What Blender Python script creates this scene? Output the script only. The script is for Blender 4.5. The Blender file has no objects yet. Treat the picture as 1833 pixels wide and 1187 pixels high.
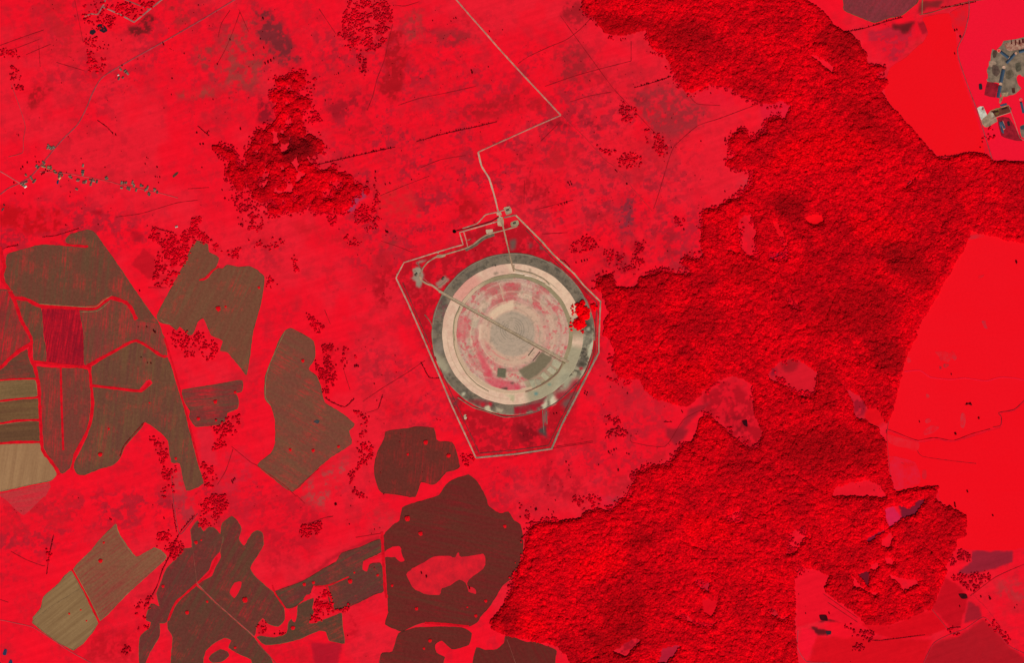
import bpy, bmesh, math, random
import numpy as np
from mathutils import Vector
from mathutils.geometry import tessellate_polygon
random.seed(7); rng = np.random.default_rng(7)
S = 3.0                        # metres per photo pixel
CX, CY = 916.5, 593.5          # photo centre
sc = bpy.context.scene; COL = sc.collection
# ------------------------------------------------ camera, sky, sun, exposure
CAM_H = 24000.0
cam = bpy.data.cameras.new('camera'); camo = bpy.data.objects.new('camera', cam); COL.objects.link(camo)
camo.location = (0, 0, CAM_H); camo.rotation_euler = (0, 0, 0)
cam.sensor_width = 36.0; cam.sensor_fit = 'HORIZONTAL'
cam.lens = 36.0*CAM_H/(1833*S); cam.clip_start = 5.0; cam.clip_end = 200000.0
sc.camera = camo
SUN_EL, SUN_AZ = math.radians(48), math.radians(163)   # azimuth from north (up in the picture), clockwise
w = bpy.data.worlds.new('World'); sc.world = w; w.use_nodes = True
nt = w.node_tree; bg = nt.nodes['Background']; sky = nt.nodes.new('ShaderNodeTexSky')
sky.sky_type = 'NISHITA'; sky.sun_disc = False; sky.sun_elevation = SUN_EL; sky.sun_rotation = SUN_AZ
nt.links.new(sky.outputs[0], bg.inputs[0]); bg.inputs[1].default_value = 0.06
sun = bpy.data.lights.new('sun', 'SUN'); sun.energy = 4.3; sun.angle = math.radians(0.5); sun.color = (1.0, 0.97, 0.93)
suno = bpy.data.objects.new('sun', sun); COL.objects.link(suno); suno.location = (0, -3000, 5000)
sdir = Vector((math.sin(SUN_AZ)*math.cos(SUN_EL), math.cos(SUN_AZ)*math.cos(SUN_EL), math.sin(SUN_EL)))
suno.rotation_euler = sdir.to_track_quat('Z', 'Y').to_euler()
sc.view_settings.view_transform = 'Standard'; sc.view_settings.look = 'None'
sc.view_settings.exposure = 0.0; sc.view_settings.gamma = 1.0; sc.view_settings.use_curve_mapping = False
KR, KG, KB = 1.16, 1.17, 1.23      # light reaching a level surface, so base colour = seen colour / K

# ------------------------------------------------ helpers
def lin(c):
    c = np.asarray(c, float)/255.0
    l = np.where(c <= 0.04045, c/12.92, ((c+0.055)/1.055)**2.4)
    return np.clip(l/np.array([KR, KG, KB]), 0, 0.95)
TX = dict(a=0, b=460, c=920, d=1373); TY = [0, 300, 590, 887]
def P(s):
    """'a1 10,20 30,40 b2 ...' : points in quarter-scale tiles of the plan; 'p' = plan pixels; 'n w s e m q' = detail sheets"""
    DET = dict(n=(700, 360, 9.13), e=(880, 360, 9.13), w=(760, 450, 7.42), r=(920, 450, 7.42), u=(760, 600, 7.42), v=(920, 600, 7.42), k=(1733, 40, 4.75), h=(0, 260, 6.11))
    out = []; o = (0, 0, 1.0)
    for t in s.split():
        if ',' in t:
            x, y = t.split(','); out.append((o[0]+float(x)/o[2], o[1]+float(y)/o[2]))
        elif t == 'p': o = (0, 0, 1.0)
        elif len(t) == 2: o = (TX[t[0]], TY[int(t[1])], 3.9565)
        else: o = DET[t]
    return out
def W(x, y, z=0.0): return ((x-CX)*S, (CY-y)*S, z)
def smooth(pts, n=4, closed=False):
    pts = [np.array(p, float) for p in pts]; m = len(pts)
    if m < 3: return pts
    out = []
    for i in range(m if closed else m-1):
        if closed: p0, p1, p2, p3 = pts[i-1], pts[i], pts[(i+1) % m], pts[(i+2) % m]
        else: p0, p1, p2, p3 = pts[max(i-1, 0)], pts[i], pts[i+1], pts[min(i+2, m-1)]
        for k in range(n):
            t = k/n
            c = 0.5*((2*p1)+(p2-p0)*t+(2*p0-5*p1+4*p2-p3)*t*t+(3*p1-p0-3*p2+p3)*t**3)
            l = p1*(1-t)+p2*t
            out.append(0.6*c+0.4*l)
    if not closed: out.append(pts[-1])
    return out
# ---- materials
def mk(name):
    m = bpy.data.materials.new(name); m.use_nodes = True; n = m.node_tree.nodes; l = m.node_tree.links
    b = n['Principled BSDF']; b.inputs['Roughness'].default_value = 0.95; b.inputs['Specular IOR Level'].default_value = 0.0
    return m, n, l, b
def ntex(n, l, scale, detail=3, vec=None, rough=0.6):
    t = n.new('ShaderNodeTexNoise'); t.inputs['Scale'].default_value = scale; t.inputs['Detail'].default_value = detail
    t.inputs['Roughness'].default_value = rough
    if vec is not None: l.new(vec, t.inputs['Vector'])
    return t.outputs['Fac']
def ramp(n, l, fac, lo, hi, a=0.0, b=1.0):
    r = n.new('ShaderNodeMapRange'); r.inputs[1].default_value = lo; r.inputs[2].default_value = hi
    r.inputs[3].default_value = a; r.inputs[4].default_value = b; l.new(fac, r.inputs[0]); return r.outputs[0]
def mixc(n, l, fac, a, b, mode='MIX'):
    m = n.new('ShaderNodeMix'); m.data_type = 'RGBA'; m.blend_type = mode
    for inp, v in ((m.inputs[0], fac), (m.inputs[6], a), (m.inputs[7], b)):
        if hasattr(v, 'is_linked') or hasattr(v, 'links'): l.new(v, inp)
        elif isinstance(v, (int, float)): inp.default_value = v
        else: inp.default_value = (*lin(v), 1)
    return m.outputs[2]
_mc = {}
_zc = [0]
def uz(z): _zc[0] = (_zc[0]+7) % 23; return z+_zc[0]*0.011
def soil(base, alt=None, red=(235, 20, 40), amt=0.0, ang=0.0, stripe=0.2, fine=0.12):
    """field surface: long streaks along the working direction, blotches, and weeds showing red"""
    key = (tuple(base), tuple(alt or ()), tuple(red), amt, ang, stripe, fine)
    if key in _mc: return _mc[key]
    m, n, l, b = mk('soil'); g = n.new('ShaderNodeNewGeometry')
    mp = n.new('ShaderNodeMapping'); mp.vector_type = 'TEXTURE'; mp.inputs['Rotation'].default_value = (0, 0, math.radians(ang)); mp.inputs['Scale'].default_value = (22.0, 1.0, 1.0)
    l.new(g.outputs['Position'], mp.inputs['Vector'])
    alt = alt or tuple(c*0.8 for c in base)
    st = ramp(n, l, ntex(n, l, 0.045, 4, mp.outputs[0], 0.7), 0.5-stripe*0.55, 0.5+stripe*0.55)
    c = mixc(n, l, st, base, alt)
    bl = ramp(n, l, ntex(n, l, 0.004, 5, g.outputs['Position'], 0.65), 0.40, 0.62, 0, 0.55)
    c = mixc(n, l, bl, c, alt)
    if amt > 0:
        f1 = ramp(n, l, ntex(n, l, 0.007, 5, g.outputs['Position'], 0.75), 0.56-amt*0.3, 0.80-amt*0.2, 0, 0.6+amt*.4)
        f2 = ramp(n, l, ntex(n, l, 0.09, 4, mp.outputs[0], 0.8), 0.44, 0.62, 0.05, 1.0)
        mm = n.new('ShaderNodeMath'); mm.operation = 'MULTIPLY'; l.new(f1, mm.inputs[0]); l.new(f2, mm.inputs[1])
        c = mixc(n, l, mm.outputs[0], c, red)
    fn = ramp(n, l, ntex(n, l, 0.07, 4, g.outputs['Position'], 0.8), 0.3, 0.7, 1-fine*1.6, 1+fine*1.6)
    hs = n.new('ShaderNodeHueSaturation'); l.new(c, hs.inputs['Color']); l.new(fn, hs.inputs['Value'])
    l.new(hs.outputs[0], b.inputs['Base Color']); _mc[key] = m; return m
def plain(c, var=0.12, scale=0.05, rough=0.95, spec=0.0, alt=None):
    key = ('p', tuple(c), var, scale, rough, spec, tuple(alt or ()))
    if key in _mc: return _mc[key]
    m, n, l, b = mk('surface'); g = n.new('ShaderNodeNewGeometry'); b.inputs['Roughness'].default_value = rough; b.inputs['Specular IOR Level'].default_value = spec
    f = ntex(n, l, scale, 4, g.outputs['Position'], 0.7)
    cc = mixc(n, l, ramp(n, l, f, 0.35, 0.65), c, alt or tuple(min(255, x*(1-var*1.5)) for x in c))
    l.new(cc, b.inputs['Base Color']); _mc[key] = m; return m
def vcol(name, amt=0.18, scale=0.06):
    m, n, l, b = mk(name); a = n.new('ShaderNodeAttribute'); a.attribute_name = 'tint'; g = n.new('ShaderNodeNewGeometry')
    hs = n.new('ShaderNodeHueSaturation'); l.new(a.outputs['Color'], hs.inputs['Color'])
    l.new(ramp(n, l, ntex(n, l, scale, 4, g.outputs['Position'], 0.75), 0.3, 0.7, 1-amt, 1+amt), hs.inputs['Value'])
    l.new(hs.outputs[0], b.inputs['Base Color']); return m
# ---- objects
def tag(o, label=None, cat=None, group=None, kind=None):
    if label: o['label'] = label
    if cat: o['category'] = cat
    if group: o['group'] = group
    if kind: o['kind'] = kind
    return o
def mesh_obj(name, verts, faces, mat, parent=None, loc=None, colors=None):
    me = bpy.data.meshes.new(name); v = np.asarray(verts, dtype=np.float32)
    if loc is not None: v = v-np.asarray(loc, dtype=np.float32)
    if isinstance(faces, np.ndarray):
        k = faces.shape[1]; nf = len(faces)
        me.vertices.add(len(v)); me.vertices.foreach_set('co', v.ravel())
        me.loops.add(nf*k); me.loops.foreach_set('vertex_index', faces.astype(np.int32).ravel())
        me.polygons.add(nf); me.polygons.foreach_set('loop_start', np.arange(0, nf*k, k, dtype=np.int32))
        me.update(calc_edges=True)
    else: me.from_pydata([tuple(map(float, p)) for p in v], [], faces); me.update()
    if colors is not None:
        at = me.attributes.new('tint', 'FLOAT_COLOR', 'POINT')
        c4 = np.ones((len(v), 4), np.float32); c4[:, :3] = colors; at.data.foreach_set('color', c4.ravel())
    if mat: me.materials.append(mat)
    o = bpy.data.objects.new(name, me); COL.objects.link(o)
    if parent: o.parent = parent
    if loc is not None and parent is None: o.location = loc
    return o
def sheet(name, pts, z, mat, sm=3, rough=0.35, thick=0.12, parent=None, jag=None):
    """a real slab following a plan outline; top at z, sides dropping to the ground"""
    z = uz(z)
    p = smooth(pts, sm, True) if sm > 1 else [np.array(q, float) for q in pts]
    if rough > 0: p = [q+rng.normal(0, rough, 2) for q in p]
    cx = sum(q[0] for q in p)/len(p); cy = sum(q[1] for q in p)/len(p); loc = W(cx, cy, 0)
    top = [W(q[0], q[1], z) for q in p]; bot = [W(q[0], q[1], z-thick) for q in p]
    tri = tessellate_polygon([[Vector(t) for t in top]]); n = len(top)
    faces = []
    for t in tri:
        a, b, c = (Vector(top[i]) for i in t)
        faces.append(tuple(t) if (b-a).cross(c-a).z > 0 else tuple(reversed(t)))
    faces += [(i, (i+1) % n, n+(i+1) % n, n+i) for i in range(n)]
    return mesh_obj(name, top+bot, faces, mat, parent, loc)
def ribbon(name, pts, wd, z, mat, sm=4, jit=0.10, thick=0.12, parent=None, taper=False):
    z = uz(z)
    p = smooth(pts, sm)
    q = [p[0]]
    for a, b in zip(p[:-1], p[1:]):                     # even spacing
        d = np.linalg.norm(b-a); k = max(1, int(d/4))
        for i in range(1, k+1): q.append(a+(b-a)*i/k)
    p = q; L, R = [], []
    for i in range(len(p)):
        t = p[min(i+1, len(p)-1)]-p[max(i-1, 0)]; t = t/(np.linalg.norm(t)+1e-9); nn = np.array([-t[1], t[0]])
        hw = wd/2*(1+random.uniform(-1, 1)*jit)
        if taper: hw *= min(1.0, 0.35+min(i, len(p)-1-i)*0.25)
        L.append(p[i]+nn*hw); R.append(p[i]-nn*hw)
    n = len(p); mid = p[n//2]; loc = W(mid[0], mid[1], 0)
    v = [W(a[0], a[1], z) for a in L]+[W(a[0], a[1], z) for a in R]+[W(a[0], a[1], z-thick) for a in L]+[W(a[0], a[1], z-thick) for a in R]
    f = []
    for i in range(n-1):
        f += [(i, i+1, n+i+1, n+i), (i+1, i, 2*n+i, 2*n+i+1), (n+i, n+i+1, 3*n+i+1, 3*n+i)]
    f = [tuple(reversed(x)) for x in f]
    o = mesh_obj(name, v, f, mat, parent, loc)
    o.data.update()
    if o.data.polygons[0].normal.z < 0: o.data.flip_normals()
    return o
# ---- plan raster used to grow the vegetation and tint the ground mesh
M0 = 110; X0, Y0 = -M0, -M0; RW, RH = 1833+2*M0, 1187+2*M0
def noise(scale, seed, octv=4, rough=0.55):
    r = np.random.default_rng(seed); out = np.zeros((RH, RW), np.float32); amp = 1.0; tot = 0
    for o in range(octv):
        s = scale/2**o
        if s < 1.2: break
        gh, gw = int(RH/s)+3, int(RW/s)+3; g = r.random((gh, gw)).astype(np.float32)
        yy = np.arange(RH)/s+r.random(); xx = np.arange(RW)/s+r.random()
        yi = yy.astype(int); xi = xx.astype(int); fy = (yy-yi)[:, None]; fx = (xx-xi)[None, :]
        fy = fy*fy*(3-2*fy); fx = fx*fx*(3-2*fx); yi = np.minimum(yi, gh-2); xi = np.minimum(xi, gw-2)
        a = g[yi][:, xi]; b = g[yi][:, xi+1]; c = g[yi+1][:, xi]; d = g[yi+1][:, xi+1]
        out += amp*((a*(1-fx)+b*fx)*(1-fy)+(c*(1-fx)+d*fx)*fy); tot += amp; amp *= rough
    return out/tot
def fill(pts):
    x = np.array([p[0] for p in pts])-X0; y = np.array([p[1] for p in pts])-Y0
    m = np.zeros((RH, RW), bool); x2 = np.roll(x, -1); y2 = np.roll(y, -1)
    for r in range(max(0, int(y.min())), min(RH, int(y.max())+2)):
        c = (y <= r) != (y2 <= r)
        if not c.any(): continue
        xs = np.sort(x[c]+(r-y[c])/(y2[c]-y[c])*(x2[c]-x[c]))
        for a, b in zip(xs[::2], xs[1::2]):
            a = max(0, int(math.ceil(a))); b = min(RW, int(math.ceil(b)))
            if b > a: m[r, a:b] = True
    return m
def blur(a, r):
    a = a.astype(np.float32); r = int(r)
    if r < 1: return a
    for _ in range(2):
        for ax in (0, 1):
            p = np.pad(a, [(r+1, r) if i == ax else (0, 0) for i in (0, 1)], mode='edge'); c = np.cumsum(p, axis=ax, dtype=np.float64)
            n = a.shape[ax]; hi = np.take(c, np.arange(2*r+1, 2*r+1+n), axis=ax); lo = np.take(c, np.arange(0, n), axis=ax)
            a = ((hi-lo)/(2*r+1)).astype(np.float32)
    return a
wx = (noise(14, 11, 4)-0.5)*14; wy = (noise(14, 12, 4)-0.5)*14
gy, gx = np.mgrid[0:RH, 0:RW]
WYI = np.clip((gy+wy).astype(int), 0, RH-1); WXI = np.clip((gx+wx).astype(int), 0, RW-1)
def pm(pts, k=0.0, r=0):
    xs_ = [p[0]-X0 for p in pts]; ys_ = [p[1]-Y0 for p in pts]; mg = int(12*k+2*r+6)
    x0, x1 = max(0, int(min(xs_))-mg), min(RW, int(max(xs_))+mg); y0, y1 = max(0, int(min(ys_))-mg), min(RH, int(max(ys_))+mg)
    if x1 <= x0+2 or y1 <= y0+2: return (slice(0, 2), slice(0, 2)), np.zeros((2, 2), np.float32)
    sub = np.zeros((y1-y0, x1-x0), bool); x = np.array(xs_)-x0; y = np.array(ys_)-y0; x2 = np.roll(x, -1); y2 = np.roll(y, -1)
    for r_ in range(max(0, int(y.min())), min(y1-y0, int(y.max())+2)):
        c = (y <= r_) != (y2 <= r_)
        if not c.any(): continue
        xc = np.sort(x[c]+(r_-y[c])/(y2[c]-y[c])*(x2[c]-x[c]))
        for a, b in zip(xc[::2], xc[1::2]):
            a = max(0, int(math.ceil(a))); b = min(x1-x0, int(math.ceil(b)))
            if b > a: sub[r_, a:b] = True
    sl = (slice(y0, y1), slice(x0, x1))
    if k > 0: sub = sub[np.clip((gy[sl]-y0+wy[sl]*k).astype(int), 0, y1-y0-1), np.clip((gx[sl]-x0+wx[sl]*k).astype(int), 0, x1-x0-1)]
    return sl, blur(sub, r)
def warp(a, k=1.0):
    if k == 1.0: return a[WYI, WXI]
    return a[np.clip((gy+wy*k).astype(int), 0, RH-1), np.clip((gx+wx*k).astype(int), 0, RW-1)]
# ================================================= GROUND: cover colours of the meadow
n1, n2, n3, n4 = noise(150, 1, 5), noise(26, 2, 5, 0.65), noise(7, 3, 3, 0.7), noise(60, 4, 5, 0.6)
G = np.zeros((RH, RW, 3), np.float32); G[:] = (237, 18, 38)
def lay(mask, col): G[:] = G+(np.array(col, np.float32)-G)*mask[..., None]
def sst(a, lo, hi): t = np.clip((a-lo)/(hi-lo), 0, 1); return t*t*(3-2*t)
lay(sst(n1, 0.48, 0.64)*0.65, (228, 34, 50)); lay(sst(n4, 0.52, 0.7)*sst(n2, 0.42, 0.6)*0.42, (200, 28, 40))
lay(sst(n2, 0.58, 0.75)*0.32, (190, 30, 42)); lay(sst(1-n4, 0.56, 0.72)*0.35, (246, 14, 34))
MZ = """.9|p 640,250 760,200 1000,230 1180,330 1290,400 1330,470 1180,500 1100,520 1040,480 930,380 880,370 720,460 700,520 640,480 600,400
.8|p 930,60 1150,150 1260,250 1220,340 1150,420 960,300 900,200
.7|p 540,40 820,40 960,190 760,260 600,300 560,200
.6|p 330,20 460,20 560,120 440,200 330,180
.6|p 850,830 1000,820 1090,680 1200,700 1180,820 1060,900 860,920
.6|p 640,600 760,650 850,820 820,840 700,770 640,700
.8|p -100,370 150,360 300,390 280,440 -100,470
.9|p 700,880 450,900 400,960 100,900 200,880 400,860 560,860
.8|p -100,880 320,880 320,960 180,940 -100,1100
.5|p 340,450 470,400 540,440 480,480
.5|p 60,-80 420,-80 380,120 160,220 60,150
.9|p 709,497 721,470 829,438 822,416 922,385 1075,539 1072,631 987,805 852,821"""
MW = np.zeros((RH, RW), np.float32)
for ln in MZ.split('\n'):
    d, pl = ln.split('|'); sl, q = pm(P(pl), 1.0, 18); MW[sl] = np.maximum(MW[sl], q*float(d))
n5 = noise(11, 61, 4, .7); n6 = noise(38, 62, 5, .65)
lay(MW*sst(n6, .47, .58)*sst(n5, .46, .56)*.85, (165, 32, 46)); lay(MW*sst(noise(90, 63, 5, .6), .5, .62)*sst(n2, .42, .58)*.6, (182, 34, 46)); lay(MW*sst(n3, .56, .7)*.45, (150, 26, 40)); lay(MW*sst(1-n6, .5, .66)*.2, (246, 14, 28)); lay(sst(n5, .54, .64)*sst(n4, .42, .56)*.34, (184, 28, 42))
SM = """200,32,44 .5 6|a0 330,40 420,60 480,180 560,200 580,480 480,450 420,400 380,250
165,25,35 .55 4|a0 190,640 340,560 370,640 250,760 190,800
120,30,35 .8 3|a0 900,190 960,180 1060,100 1100,110 1060,210 980,270 920,230
150,70,62 .42 10|a0 1560,230 1820,100 b0 130,170 250,420 150,440 60,420 0,640 a0 1600,620 1500,560 1560,400
150,60,56 .5 3|a0 1380,320 1500,310 1480,480 1380,470
160,66,58 .5 4|a0 1240,640 1500,620 1520,690 1250,690
170,40,45 .5 4|a0 1080,0 1300,0 1350,150 1250,200 1180,60
190,28,40 .45 4|a0 200,0 460,0 480,60 340,80
128,42,50 .68 6|a0 1790,0 b0 60,40 180,170 310,400 250,480 150,440 60,330 0,300
150,24,40 .6 3|b0 0,680 90,690 130,860 0,860
176,22,34 .75 3|b0 930,210 1040,230 1060,380 1030,580 1000,700 930,720 870,640 900,430
165,25,40 .55 5|b0 480,740 700,650 800,660 780,760 620,830 500,820
190,25,38 .4 6|b0 600,900 780,850 800,1000 660,1020
180,26,38 .6 7|b0 1380,860 1560,720 1820,640 1820,780 1500,860
160,40,48 .5 5|b0 1240,210 1560,230 1590,290 1450,310 1250,260
150,70,60 .3 4|b0 1030,60 1180,80 1160,280 1080,300 1040,200
190,26,40 .4 6|b0 1420,40 1620,140 1600,220 1450,160
165,36,46 .55 8|c0 300,330 500,300 560,500 540,560 450,590 280,560
175,30,42 .45 8|c0 560,300 640,560 820,560 840,620 700,640 560,540
165,44,54 .6 6|c0 840,640 1100,600 1230,650 1400,800 1330,900 1100,980 960,900 860,760
140,36,46 .5 3|c0 830,650 890,660 960,700 850,740
226,28,52 .5 3|c0 1240,650 1430,590 1720,720 1500,760 1320,730
185,26,38 .5 6|c0 0,560 200,700 250,790 0,790
150,28,42 .6 4|c0 450,800 620,880 600,930 460,860
140,24,36 .6 3|c0 220,850 380,860 380,900 260,890
170,30,42 .6 3|c0 350,0 450,0 550,100 420,210 340,110
195,32,44 .5 6|c0 250,1000 500,1050 420,1187 200,1187
180,26,40 .5 6|c0 0,1000 160,1020 150,1187 0,1187
190,34,56 .75 3|d0 720,220 900,180 1050,200 1000,330 930,420 880,450 830,370 720,300
100,26,30 .85 2|d0 890,160 940,170 1000,160 1040,150 1000,220 960,230 930,200 890,195
125,36,38 .8 2|d0 1080,0 1250,0 1220,50 1130,40 1090,90 1065,90
160,22,36 .8 1|d0 1060,150 1120,140 1140,220 1100,235
215,28,52 .6 2|d0 1290,80 1420,30 1400,240 1340,200
200,36,44 .4 5|d0 980,330 1080,250 1140,300 1080,400 960,420
222,24,50 .8 2|d0 -60,735 0,735 100,700 170,740 130,840 60,815 0,850 -30,850
195,18,30 .6 4|a1 0,260 420,300 440,440 200,460 0,400
165,15,28 .7 2|a1 650,310 720,300 720,330 650,325
190,20,34 .75 1|a1 1020,560 1100,640 1090,780 1050,790 930,680
175,18,32 .65 2|a1 930,430 1010,460 1000,520 940,510
212,38,46 .5 5|b1 850,140 1060,100 1140,260 1100,350 860,330
180,20,30 .5 6|b1 1450,180 1600,290 1580,350 1380,400 1340,340
150,58,90 .8 2|b1 600,290 680,220 750,160 775,185 700,270 660,315
185,28,42 .45 6|b1 640,570 900,600 1000,690 820,720
205,28,42 .5 6|b1 260,380 520,420 760,500 600,560 250,460
178,22,36 .6 6|b1 820,760 980,700 1000,900 900,1000 820,900
150,60,55 .5 2|b1 1120,330 1160,320 1150,360 1120,360
150,60,55 .4 3|b1 840,540 960,510 1000,540 870,560
120,50,64 .45 5|c1 700,180 850,200 860,460 740,470 730,300
175,28,42 .5 4|c1 520,300 660,320 660,370 530,380
165,30,44 .45 6|c1 900,430 1180,460 1150,640 980,560
160,26,40 .5 4|c1 560,620 700,560 850,760 700,740
175,22,34 .45 8|c1 30,60 260,60 300,260 40,260
190,30,50 .5 6|c1 1180,300 1320,300 1300,560 1180,540
160,20,36 .5 4|c1 840,500 920,520 930,600 850,600
190,60,70 .5 4|c1 1560,60 1680,80 1640,150 1580,140
180,20,36 .75 3|c2 1350,450 1450,390 1560,345 1600,420 1680,480 1700,600 1770,720 1730,850 1640,840 1540,760 1420,640 1330,560
150,20,34 .55 4|c2 1430,590 1600,600 1640,700 1590,760
150,28,40 .8 2|c2 1080,690 1240,700 1150,830 1080,760
150,28,40 .7 2|c2 1240,560 1400,500 1300,600 1150,760 1100,760 1200,640
196,28,42 .5 5|c2 930,810 1100,830 1080,930 940,950
200,24,40 .5 5|c2 320,640 560,590 600,830 330,840
205,30,48 .5 8|c2 780,500 1050,520 1150,620 1000,700 820,660
185,24,40 .5 7|c2 180,900 420,980 520,1187 200,1187
190,30,44 .4 8|c2 620,1000 840,980 820,1187 640,1187
160,40,50 .4 5|c2 500,420 580,430 560,500 520,500
224,26,50 .8 2|c3 560,0 780,0 760,50 680,100 600,60
160,50,60 .5 4|c3 640,10 760,0 730,80
212,24,40 .95 2|d2 0,330 80,220 180,190 260,230 360,310 340,450 290,490 220,470 100,380 0,360
160,24,34 .8 2|d2 80,230 180,190 220,220 200,290 120,300
140,26,46 .6 3|d2 0,290 60,250 80,310 20,330
160,24,44 .9 3|d2 540,400 650,460 720,560 640,630 590,500
224,14,26 1 2|d2 700,560 780,540 830,640 780,690 700,640
226,20,38 1 2|d2 470,1120 600,1070 720,1060 780,1187 450,1187
232,26,40 .9 1|d2 845,740 1070,800 1060,860 870,810
160,34,50 .5 1|d2 950,945 1040,950 1060,970 960,965
120,26,30 .9 1|d2 1400,535 1440,520 1450,540
110,60,60 .8 1|d2 1250,245 1290,245 1280,270 1225,290 1220,260
180,50,60 .4 2|d2 1290,160 1350,200 1300,230 1230,200
205,38,58 .45 7|a2 1560,850 1800,900 1790,1187 1530,1187
205,40,56 .5 2|a2 1390,700 1500,690 1540,980 1420,920
190,60,66 .5 4|a2 1215,960 1280,1000 1320,1187 1210,1187
176,70,70 .6 5|b2 300,1187 380,1050 560,950 650,900 660,980 560,1100 500,1187
172,76,72 .6 4|b3 280,0 520,0 480,90 430,110 340,60
196,26,44 .55 9|b3 0,0 300,0 400,60 540,170 480,350 200,500 60,600 100,350 0,250
172,24,38 .75 2|b3 130,680 330,590 550,420 700,350 860,280 870,310 600,410 320,612
195,20,38 .6 6|b3 620,820 740,800 700,1000 640,1040
172,22,40 .75 2|b3 380,1040 600,1050 580,1187 560,1350 420,1350 400,1187
205,26,42 .5 3|b3 60,1070 300,1030 380,1187 160,1187
190,46,54 .45 5|b3 780,100 1000,120 960,220 800,260
200,30,44 .5 9|a3 0,150 200,0 600,0 500,200 100,300
190,22,36 .45 8|a3 600,1100 700,960 970,960 960,1187 640,1187
180,48,60 .6 3|a3 1210,0 1380,0 1400,120 1290,250 1240,160
200,30,50 .5 6|a3 1500,0 1820,0 1820,200 1700,180 1600,60
95,22,28 .9 1|d3 330,870 400,805 540,870 520,900 420,890 380,900
95,22,28 .85 1|d3 300,920 440,965 430,990 350,985
212,12,26 .85 1|d3 650,900 900,920 1120,820 1170,810 1280,940 1160,990 900,1020 750,970
232,18,38 .95 1|d3 210,490 340,520 450,560 400,660 440,720 640,850 700,960 440,880 300,900 210,940 180,620
190,14,28 .8 1|d3 1260,580 1330,620 1430,720 1360,930 1290,930 1170,800
160,26,40 .85 1|d3 1430,740 1510,800 1510,870 1390,910
146,32,48 .85 1|d3 1450,390 1740,395 1730,470 1560,530 1420,560 1350,550 1440,470
165,22,32 .75 2|d3 1530,870 1600,930 1700,1060 1820,1150 1820,1500 1050,1500 1100,1187 1180,1040 1340,1010
195,46,56 .6 4|d3 1620,600 1900,590 1900,760 1640,740
208,14,26 .75 2|d3 350,1000 1170,1020 1100,1187 1040,1500 240,1500 300,1150
240,20,44 .9 1|d3 240,940 330,960 350,1000 280,1150 220,1080
210,30,72 .9 1|d3 820,110 880,70 960,160 870,230
120,24,44 .9 1|d3 920,60 1000,90 1070,20 1140,20 1050,140 960,165
115,22,50 .85 1|d3 690,320 760,260 830,250 780,310 700,350
105,20,34 .9 1|d3 620,540 650,550 730,520 720,660
120,26,34 .7 3|d3 0,780 60,800 80,860 20,850
150,30,55 .6 2|c3 1040,1080 1150,1050 1200,1060 1080,1187 1000,1187
165,20,40 .6 3|c3 680,1100 850,1000 900,1020 800,1150
190,24,46 .9 2|c3 1260,600 1340,580 1390,620 1380,690 1320,660
220,12,28 .9 1|c3 1320,730 1460,730 1400,870 1340,840
130,22,50 .8 2|d1 20,580 140,590 140,660 0,660
240,12,24 .9 1|d1 260,350 310,320 390,340 400,380 340,410 280,390
230,12,26 .9 2|d1 0,370 80,380 150,540 150,580 0,590
226,14,28 .8 1|d1 110,900 220,940 230,1010 150,980
178,24,38 .8 8|p 709,497 721,470 829,438 822,416 922,385 1075,539 1072,631 987,805 852,821
170,20,34 .6 5|p 905,440 960,440 985,480 1030,520 940,470 900,470
96,88,76 .75 2|e 290,640 390,600 400,760 310,810
96,84,74 .6 2|e 590,680 650,680 650,740 620,740
96,84,74 .7 1|e 760,700 840,760 850,790 790,780
130,24,34 .6 5|v 0,1187 60,1300 200,1500 300,1400 250,1200
150,140,118 .7 1|w 140,430 270,320 330,380 190,500
90,70,66 .6 3|u 180,640 330,780 440,820 400,960 340,880
110,86,80 .6 4|v 640,860 780,740 860,700 800,860 700,1000 620,940
120,110,96 .75 2|v 380,960 440,1000 420,1187 380,1187
76,66,62 .9 2|c2 165,700 230,680 225,770 205,740 165,730
140,20,32 .5 5|c2 60,700 130,650 180,740 150,800 80,800
165,150,128 .85 1|v 360,930 420,850 480,870 400,980 370,970
175,162,132 .85 1|v 490,830 530,800 570,830 560,900 500,960 470,930
160,150,126 .8 1|n 350,1100 400,1080 480,1110 470,1187 370,1187
150,134,114 .8 1|n 390,1020 560,950 590,970 430,1040
150,138,118 .85 1|p 739,482 752,478 760,492 756,505 752,514 745,512 744,503 734,498 740,493"""
for ln in SM.split('\n'):
    h, pl = ln.split('|'); c, st, fe = h.split(); c = [float(q) for q in c.split(',')]; st = float(st); fe = float(fe)
    sl, m = pm(P(pl), min(1.3, 0.3+fe*0.14), fe)
    c = [c[0], c[1]*.88, c[2]*.88] if fe >= 3 else c
    if fe >= 3: m = m*(0.30+1.25*sst(n2[sl]*0.35+n5[sl]*.25+n3[sl]*0.4, 0.43, 0.57))
    m = np.clip(m*st*1.12, 0, 1)[..., None]; G[sl] = G[sl]+(np.array(c, np.float32)-G[sl])*m
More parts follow.
